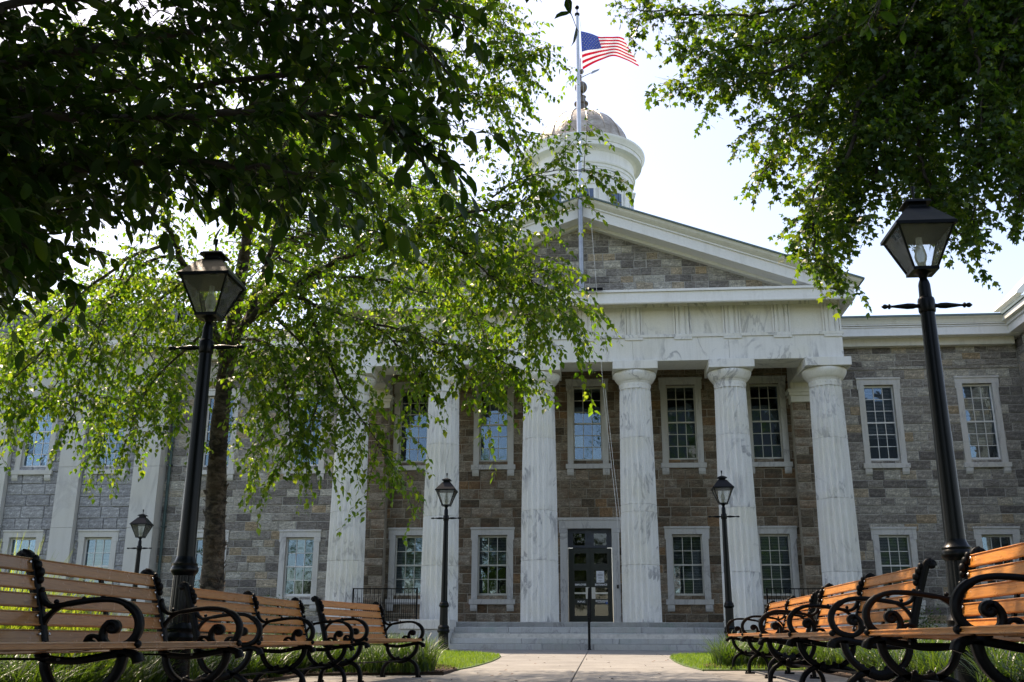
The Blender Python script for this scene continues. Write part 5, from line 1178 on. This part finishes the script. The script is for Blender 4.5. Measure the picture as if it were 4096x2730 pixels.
for i in range(14):
    a = U.uniform(0.2, 1.5); r = U.uniform(2, 6); e = hb+Vector((math.sin(a)*r*0.9, math.cos(a)*r, 0)); e.z = 0.45+e.y*0.8+1.6; limb(cr, [hb+Vector((0.3, 1.0, 5.6)), (hb+Vector((0.3, 1.0, 6.2))).lerp(e, 0.5), e], 0.06, 0.01, 6)
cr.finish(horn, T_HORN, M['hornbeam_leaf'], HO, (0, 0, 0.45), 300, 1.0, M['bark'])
print('hornbeam leaves', len(cr.p))

# --- tree with lobed leaves hanging in from the other side
LO_ = (7.6, 11.5, 0.1)
lob = empty('maple_tree', LO_); tag(lob, 'tree with small lobed leaves hanging down behind the big lantern under open sky', 'tree')
cr = Crown(); tk = MB(); tp = catmull([(0, 0, -0.2), (-0.05, 0.05, 2), (0.05, 0.1, 4), (-0.1, 0.1, 6), (-0.2, 0, 8.5), (-0.2, 0, 11)], 5); tk.tube(tp, [0.26-0.007*i for i in range(len(tp))], 16); tk.build('trunk', M['bark'], lob, True)
lb = Vector(LO_)
ML = [
 [(2330,-260,11.5),(2159,0,11.3),(2120,57,11.2),(2102,141,11.1),(2097,198,11.1),(2062,264,11.0),(2030,330,11.0)],
 [(2200,-200,12),(2067,18,11.8),(2032,88,11.7),(2014,145,11.7),(2005,228,11.6),(1985,330,11.6),(1950,420,11.5),(1930,470,11.5)],
 [(2330,-200,11),(2220,0,10.8),(2225,44,10.8),(2240,114,10.8),(2251,167,10.8),(2255,300,10.8),(2240,420,10.8),(2235,500,10.8)],
 [(2200,-320,12),(2050,-90,11.8),(1900,-10,11.6),(1750,30,11.4),(1600,35,11.2),(1510,25,11.1),(1440,20,11.0)],
 [(2100,-160,12),(1950,40,11.9),(1830,120,11.8),(1720,185,11.7),(1640,200,11.6),(1580,200,11.6)],
 [(2050,-60,12.4),(1930,120,12.3),(1860,240,12.2),(1790,330,12.1),(1750,400,12.0)],
 [(2020,80,12.6),(1950,240,12.5),(1900,360,12.4),(1870,460,12.3),(1860,540,12.2),(1890,590,12.2)],
 [(2100,-100,12.8),(2000,180,12.8),(1960,330,12.7),(1920,470,12.6),(1905,590,12.6)],
 [(2150,-60,12.2),(2090,200,12.2),(2070,330,12.2),(2060,430,12.2)],
 [(2200,-60,12.6),(2160,180,12.6),(2150,320,12.6),(2165,420,12.6),(2200,500,12.6)],
 [(2400,-100,11.2),(2330,60,11.0),(2290,200,11.0),(2300,320,11.0),(2330,400,11.0)],
 [(2460,100,10.8),(2400,260,10.6),(2360,380,10.6),(2345,470,10.6)],
 [(2050,-160,11.2),(1900,60,11.2),(1800,90,11.2),(1690,110,11.1),(1610,120,11.0)],
 [(2100,-60,11.6),(1970,100,11.5),(1900,220,11.4),(1820,270,11.3),(1740,280,11.2)],
 [(2300,-60,12.8),(2270,120,12.8),(2310,230,12.8),(2360,300,12.8)],
 [(2000,200,11.3),(1960,330,11.2),(1900,430,11.2),(1870,520,11.2),(1880,590,11.2),(1915,625,11.2)],
 [(2130,200,11.2),(2110,330,11.2),(2140,440,11.2),(2190,520,11.2),(2225,545,11.2)],
 [(2060,150,11.4),(2040,300,11.3),(2010,400,11.3),(1975,470,11.3),(1950,540,11.3)],
 [(1900,100,11.2),(1800,160,11.1),(1720,170,11.0),(1650,150,11.0)],
 [(2420,-60,11.8),(2380,100,11.6),(2350,180,11.5),(2345,250,11.5)],
 [(2380,-120,12.2),(2300,20,12.2),(2280,130,12.2),(2300,260,12.2),(2290,340,12.2)],
 [(2250,-120,11.4),(2190,20,11.4),(2180,110,11.4),(2200,220,11.4),(2210,320,11.4),(2240,390,11.4)],
 [(2150,-160,12.4),(2000,0,12.4),(1860,60,12.4),(1760,90,12.4),(1680,60,12.4)],
 [(2300,200,11.4),(2330,330,11.4),(2350,430,11.4),(2350,490,11.4)],
 [(2180,100,11.8),(2150,230,11.8),(2120,340,11.8),(2140,430,11.8),(2190,470,11.8)],
]
for i, pts in enumerate(ML):
    W = [at(x, y, Y) for x, y, Y in pts]; P = limb(cr, [lb+Vector((-0.2, 0, 6.4+0.3*(i % 5))), lb.lerp(W[0], 0.6)+Vector((0, 0, 3.4))]+W, 0.05, 0.005, 6)
    for q, t, f in along(P, 0.042, 0.28):
        dr = (t*U.uniform(0.2, 0.8)+rv()*0.8); L = U.uniform(0.25, 0.65)
        S = strand(cr, q, dr, L, 0.05, 1.6, 0.040, 0.080, 0.6, 0.005, 2, 0.2)
        for w in S[2::3]:
            if U.random() < 0.8: strand(cr, w, rv()+Vector((0, 0, -0.3)), U.uniform(0.12, 0.4), 0.05, 1.8, 0.040, 0.078, 0.7, 0.0025)
    for k in range(5): strand(cr, P[-1], (P[-1]-P[-4]).normalized()+rv()*0.6, U.uniform(0.2, 0.45), 0.05, 2, 0.038, 0.072, 0.7, 0.003)
for k in range(9): strand(cr, at(1575, 195, 11.6), Vector((-1, 0, -0.1))+rv()*0.5, U.uniform(0.2, 0.5), 0.05, 0.3, 9, 0.05, 0.5, 0.004)
for i in range(420):      # upper crown added unseen above the picture to shade the boughs below
    y = U.uniform(9.5, 15.5); x = U.uniform(0.2, 9.0); z = 0.45+y*0.80+0.3+U.uniform(0, 0.9)
    c_ = Vector((x, y, z))
    if x < 2.2 and y < 11.5: continue
    for k in range(30):
        o_ = rv()*U.uniform(0.1, 0.7); d2 = rv(); d2.z -= 0.4; cr.leaf(c_+o_, d2, Vector((0, 0, 1))+rv()*0.8, U.uniform(0.09, 0.13))
cr.finish(lob, T_LOBED, M['maple_leaf'], LO_, (2, 0, 1), 300, 1.0, M['bark'])
print('lobed leaves', len(cr.p))

# ------------------------------------------------------------------ ground cover
def blades(name, P, Lr, wr, mat, lean, seg=3, label=None, cat=None, up=1.0):
    """arching strap leaves growing from the points P (n,3)"""
    n = len(P); L = rng.uniform(*Lr, n); w = rng.uniform(*wr, n); a = rng.uniform(0, 2*np.pi, n); ln = rng.uniform(*lean, n)
    dx, dy = np.cos(a), np.sin(a); sx, sy = -np.sin(a), np.cos(a); V = np.zeros((n, 2*(seg+1), 3))
    for k in range(seg+1):
        t = k/seg; out = L*ln*(t**1.6); z = L*up*(t-0.55*ln*t*t*1.1); ww = w*(1-t**2.2)*0.5+0.0006
        cx_, cy_, cz_ = P[:, 0]+dx*out, P[:, 1]+dy*out, P[:, 2]+z
        V[:, 2*k] = np.stack([cx_-sx*ww, cy_-sy*ww, cz_], 1); V[:, 2*k+1] = np.stack([cx_+sx*ww, cy_+sy*ww, cz_], 1)
    f = np.array([(2*k, 2*k+1, 2*k+3, 2*k+2) for k in range(seg)]); F = (f[None]+(np.arange(n)*2*(seg+1))[:, None, None]).reshape(-1, 4)
    o = link(name, raw_mesh(name, V.reshape(-1, 3), F, mat, True)); tag(o, label, cat, None, 'stuff'); return o
def scatter(n, x0, x1, y0, y1, keep, clump=0):
    out = []
    while len(out) < n:
        x = rng.uniform(x0, x1); y = rng.uniform(y0, y1)
        if keep(x, y):
            out.append((x, y, ground_z(x, y)+0.03))
    return np.array(out)
def clumps(n, per, x0, x1, y0, y1, keep, r):
    c = scatter(n, x0, x1, y0, y1, keep); k = rng.poisson(per, n); P = np.repeat(c, k, 0); a = rng.uniform(0, 6.283, len(P)); rr = r*np.sqrt(rng.random(len(P))); P[:, 0] += np.cos(a)*rr; P[:, 1] += np.sin(a)*rr; return P
keepL = lambda x, y: x < interp(y, BED_L)-(0.22 if y > 13.2 else 0.12) and y < 19.0 and (y < 16.6 or x < -3.4)
keepR = lambda x, y: x > interp(y, BED_R)+(0.22 if y > 14.7 else 0.1) and y < 19.0 and (y < 17.2 or x > 2.6)
P = np.concatenate([clumps(900, 56, -8.2, -2.2, 3.0, 13.3, keepL, 0.13), clumps(330, 60, -7.5, -2.0, 13.2, 18.5, keepL, 0.13)])
blades('lily_turf_grass', P, (0.32, 0.66), (0.007, 0.015), M['blade'], (0.3, 1.0), 4, 'dark green lily turf growing behind and around the shaded benches', 'ground cover')
P = np.concatenate([clumps(820, 56, 2.8, 7.6, 3.0, 14.7, keepR, 0.13), clumps(330, 60, 1.6, 7.0, 14.7, 18.5, keepR, 0.13)])
blades('lily_turf_grass', P, (0.32, 0.66), (0.007, 0.015), M['blade'], (0.3, 1.0), 4, 'sunlit lily turf growing behind and around the orange benches', 'ground cover')
P = scatter(30000, -6.5, -1.85, 14.2, 26.5, lambda x, y: x < interp(y, LAWN_L)-0.015); P[:, 2] -= 0.015
blades('lawn_grass', P, (0.035, 0.075), (0.004, 0.007), M['lawn_blade'], (0.1, 0.6), 2, 'short bright lawn grass on the small corner lawn nearer the birch', 'grass')
P = scatter(30000, 1.2, 6.5, 14.2, 26.5, lambda x, y: x > interp(y, LAWN_R)+0.015); P[:, 2] -= 0.015
blades('lawn_grass', P, (0.035, 0.075), (0.004, 0.007), M['lawn_blade'], (0.1, 0.6), 2, 'short bright lawn grass on the corner lawn by the sunlit benches', 'grass')
# mulch chips
for keep, bx in ((lambda x, y: interp(y, BED_L)-1.0 < x < interp(y, BED_L), (-4.8, -1.9, 8.0, 17.5)), (lambda x, y: interp(y, BED_R) < x < interp(y, BED_R)+1.0, (1.3, 3.9, 8.0, 17.5))):
    P = scatter(2600, *bx, keep); V = []; F = []
    for i, p in enumerate(P):
        a = rng.uniform(0, 6.28); l, w = rng.uniform(0.012, 0.04), rng.uniform(0.004, 0.011); tz = rng.uniform(-0.01, 0.012); c, s = math.cos(a), math.sin(a); h = rng.uniform(0.003, 0.012)
        for u, vv, zz in ((-l, -w, -tz), (l, -w, tz), (l, w, tz), (-l, w, -tz)): V.append((p[0]+c*u-s*vv, p[1]+s*u+c*vv, p[2]+zz+h))
        F.append((4*i, 4*i+1, 4*i+2, 4*i+3))
    tag(link('wood_chips', raw_mesh('wood_chips', np.array(V), np.array(F), M['chip'])), 'brown wood chip mulch along the edge of the bed '+('near the birch' if bx[0] < 0 else 'by the sunlit benches'), 'mulch', None, 'stuff')
# fallen leaves on the paving
V = []; F = []
for i in range(70):
    x = U.uniform(-1.95, 1.3); y = U.uniform(8.5, 24); z = ground_z(x, y)+0.006; a = U.uniform(0, 6.28); l = U.uniform(0.02, 0.04); c, q_ = math.cos(a)*l, math.sin(a)*l; k = len(V)
    V += [(x-c, y-q_, z), (x-q_*0.5, y+c*0.5, z+0.008), (x+c, y+q_, z+0.012), (x+q_*0.5, y-c*0.5, z+0.004)]; F.append((k, k+1, k+2, k+3))
tag(link('fallen_leaves', raw_mesh('fallen_leaves', np.array(V), np.array(F), M['chip'])), 'few dry brown leaves scattered over the pale concrete path', 'leaves', None, 'stuff')
# ornamental grass clumps behind the nearest shaded bench
for i, (x, y, h, lab) in enumerate(((-4.86, 8.1, 1.22, 'tall yellow-green grass tussock behind the nearest shaded bench, cut by the picture edge'), (-4.2, 8.0, 0.86, 'lower yellow-green grass tussock showing over the darker bench back'), (-4.75, 8.8, 1.0, 'yellow-green grass tussock between two others behind the darker bench'))):
    n = 650; a = rng.uniform(0, 6.28, n); r = 0.26*np.sqrt(rng.random(n)); P = np.stack([np.cos(a)*r, np.sin(a)*r, np.zeros(n)], 1)
    o = blades('grass_tussock', P, (h*0.7, h*1.25), (0.006, 0.013), M['tall_grass'], (0.15, 0.75), 5, lab, 'grass'); del o['kind']; o['group'] = 'ornamental grass tussocks'
    o.location = (x, y, ground_z(x, y))
# low shrubs along the wall
def shrub(x, y, h, w, n, mat, label, ll=0.05):
    z = ground_z(x, y)-0.1; t = empty('shrub', (x, y, z)); tag(t, label, 'shrub'); s = Crown()
    for k in range(9):
        a = rng.uniform(0, 6.28); e = Vector((x+math.cos(a)*w*0.5, y+math.sin(a)*w*0.5, z+h*rng.uniform(0.6, 1.0))); P = catmull([Vector((x, y, z)), Vector((x, y, z)).lerp(e, 0.5)+Vector((0, 0, h*0.12)), e], 4); s.br.tube(P, taper(len(P), 0.012, 0.003), 5)
        for q, tt, f in along(P, h*0.09, 0.25):
            for m in range(max(1, n//100)):
                p = q+rv()*w*0.18; d = rv(); d.z = d.z*0.5+0.1; s.leaf(p, d, Vector((0, 0, 1))+rv()*0.8, ll*rng.uniform(0.6, 1.2))
    p, d, tt, nn = s.frames(); V0, F0 = T_BIRCH; p = p-np.array((x, y, z)); k = len(V0)
    V = (p[:, None, :]+V0[None, :, 0:1]*d[:, None, :]+V0[None, :, 1:2]*tt[:, None, :]+V0[None, :, 2:3]*nn[:, None, :]).reshape(-1, 3); F = (F0[None]+(np.arange(len(p))*k)[:, None, None]).reshape(-1, 3)
    tag(link('foliage', raw_mesh('foliage', V, F, mat), None, t), kind='stuff')
    s.br.v = [(a-x, b-y, c-z) for a, b, c in s.br.v]; s.br.build('stems', M['twig'], t, True)
shrub(-9.6, 30.6, 1.5, 1.1, 1400, M['maple_leaf'], 'feathery green shrub under a window behind the small shaded bench', 0.09)
shrub(-14.2, 31.5, 1.3, 1.0, 1100, M['birch_leaf'], 'small bright shrub at the foot of the annex corner', 0.09)
shrub(-12.0, 32.0, 0.9, 1.2, 900, M['maple_leaf'], 'low dark shrub against the stone wall behind the birch trunk', 0.09)
shrub(9.3, 31.8, 1.2, 1.6, 1500, M['maple_leaf'], 'dark green shrub against the wing wall behind the sunlit benches', 0.09)
shrub(12.2, 31.4, 1.0, 1.6, 1300, M['hornbeam_leaf'], 'low dark shrub near the end of the wing behind the near lantern post', 0.09)

# ------------------------------------------------------------------ what the windows mirror: an office block and trees across the street
ob = empty('office_block', (22, -42, 0)); tag(ob, 'concrete office block across the street, mirrored in the courthouse windows', 'building')
b = MB()
for k in range(8): b.box(-15, 15, 0, 14, 3.6*k, 3.6*k+1.9)
for k in range(8):
    for x in range(-15, 16, 5): b.box(x-0.3 if x < 15 else 14.4, x+0.3 if x > -15 else -14.4, 0.01, 1, 3.6*k+1.9, 3.6*k+3.6)
b.build('facade', M['office'], ob); MB().box(-14.8, 14.8, -0.6, -0.3, 0, 28.8).build('ribbon_glass', M['office_glass'], ob)
ob.rotation_euler = (0, 0, math.pi)
for i, (x, h, lab) in enumerate(((-34, 9, 'round street tree across the road, farthest along behind the annex side'), (-25, 9.5, 'round street tree across the road, mirrored in the windows behind the birch'), (25, 9, 'round street tree across the road, mirrored at the far end of the wing'), (34, 9, 'round street tree across the road, farthest along on the office side'), (-15, 9, 'round street tree across the road, mirrored in the lower windows by the annex'), (-5.5, 8, 'round street tree across the road, mirrored in the black doors'), (5, 8.5, 'round street tree across the road, mirrored beside the doors'), (15, 9, 'round street tree across the road, mirrored in the wing windows'))):
    y = -20.0; t = empty('street_tree', (x, y, 0)); tag(t, lab, 'tree', 'street trees across the road'); MB().tube([(0, 0, -0.1), (0, 0, 2), (0.1, 0, h*0.6)], [0.2, 0.16, 0.06], 8).build('trunk', M['bark'], t, True)
    s = Crown()
    for k in range(130):
        c_ = rv(); c_ = Vector((c_.x*3.8, c_.y*2.6, h*0.62+c_.z*h*0.34))*rng.uniform(0.5, 1) if False else Vector((c_.x*3.8*rng.uniform(.4, 1), c_.y*2.6*rng.uniform(.4, 1), h*0.62+c_.z*h*0.36))
        for m in range(26): s.leaf(c_+rv()*0.5, rv(), Vector((0, 0, 1))+rv()*0.8, rng.uniform(0.15, 0.26))
    p, d, tt, nn = s.frames(); V0, F0 = T_BIRCH; k = len(V0)
    V = (p[:, None, :]+V0[None, :, 0:1]*d[:, None, :]+V0[None, :, 1:2]*tt[:, None, :]+V0[None, :, 2:3]*nn[:, None, :]).reshape(-1, 3); F = (F0[None]+(np.arange(len(p))*k)[:, None, None]).reshape(-1, 3)
    tag(link('crown', raw_mesh('crown', V, F, M['maple_leaf']), None, t), kind='stuff')
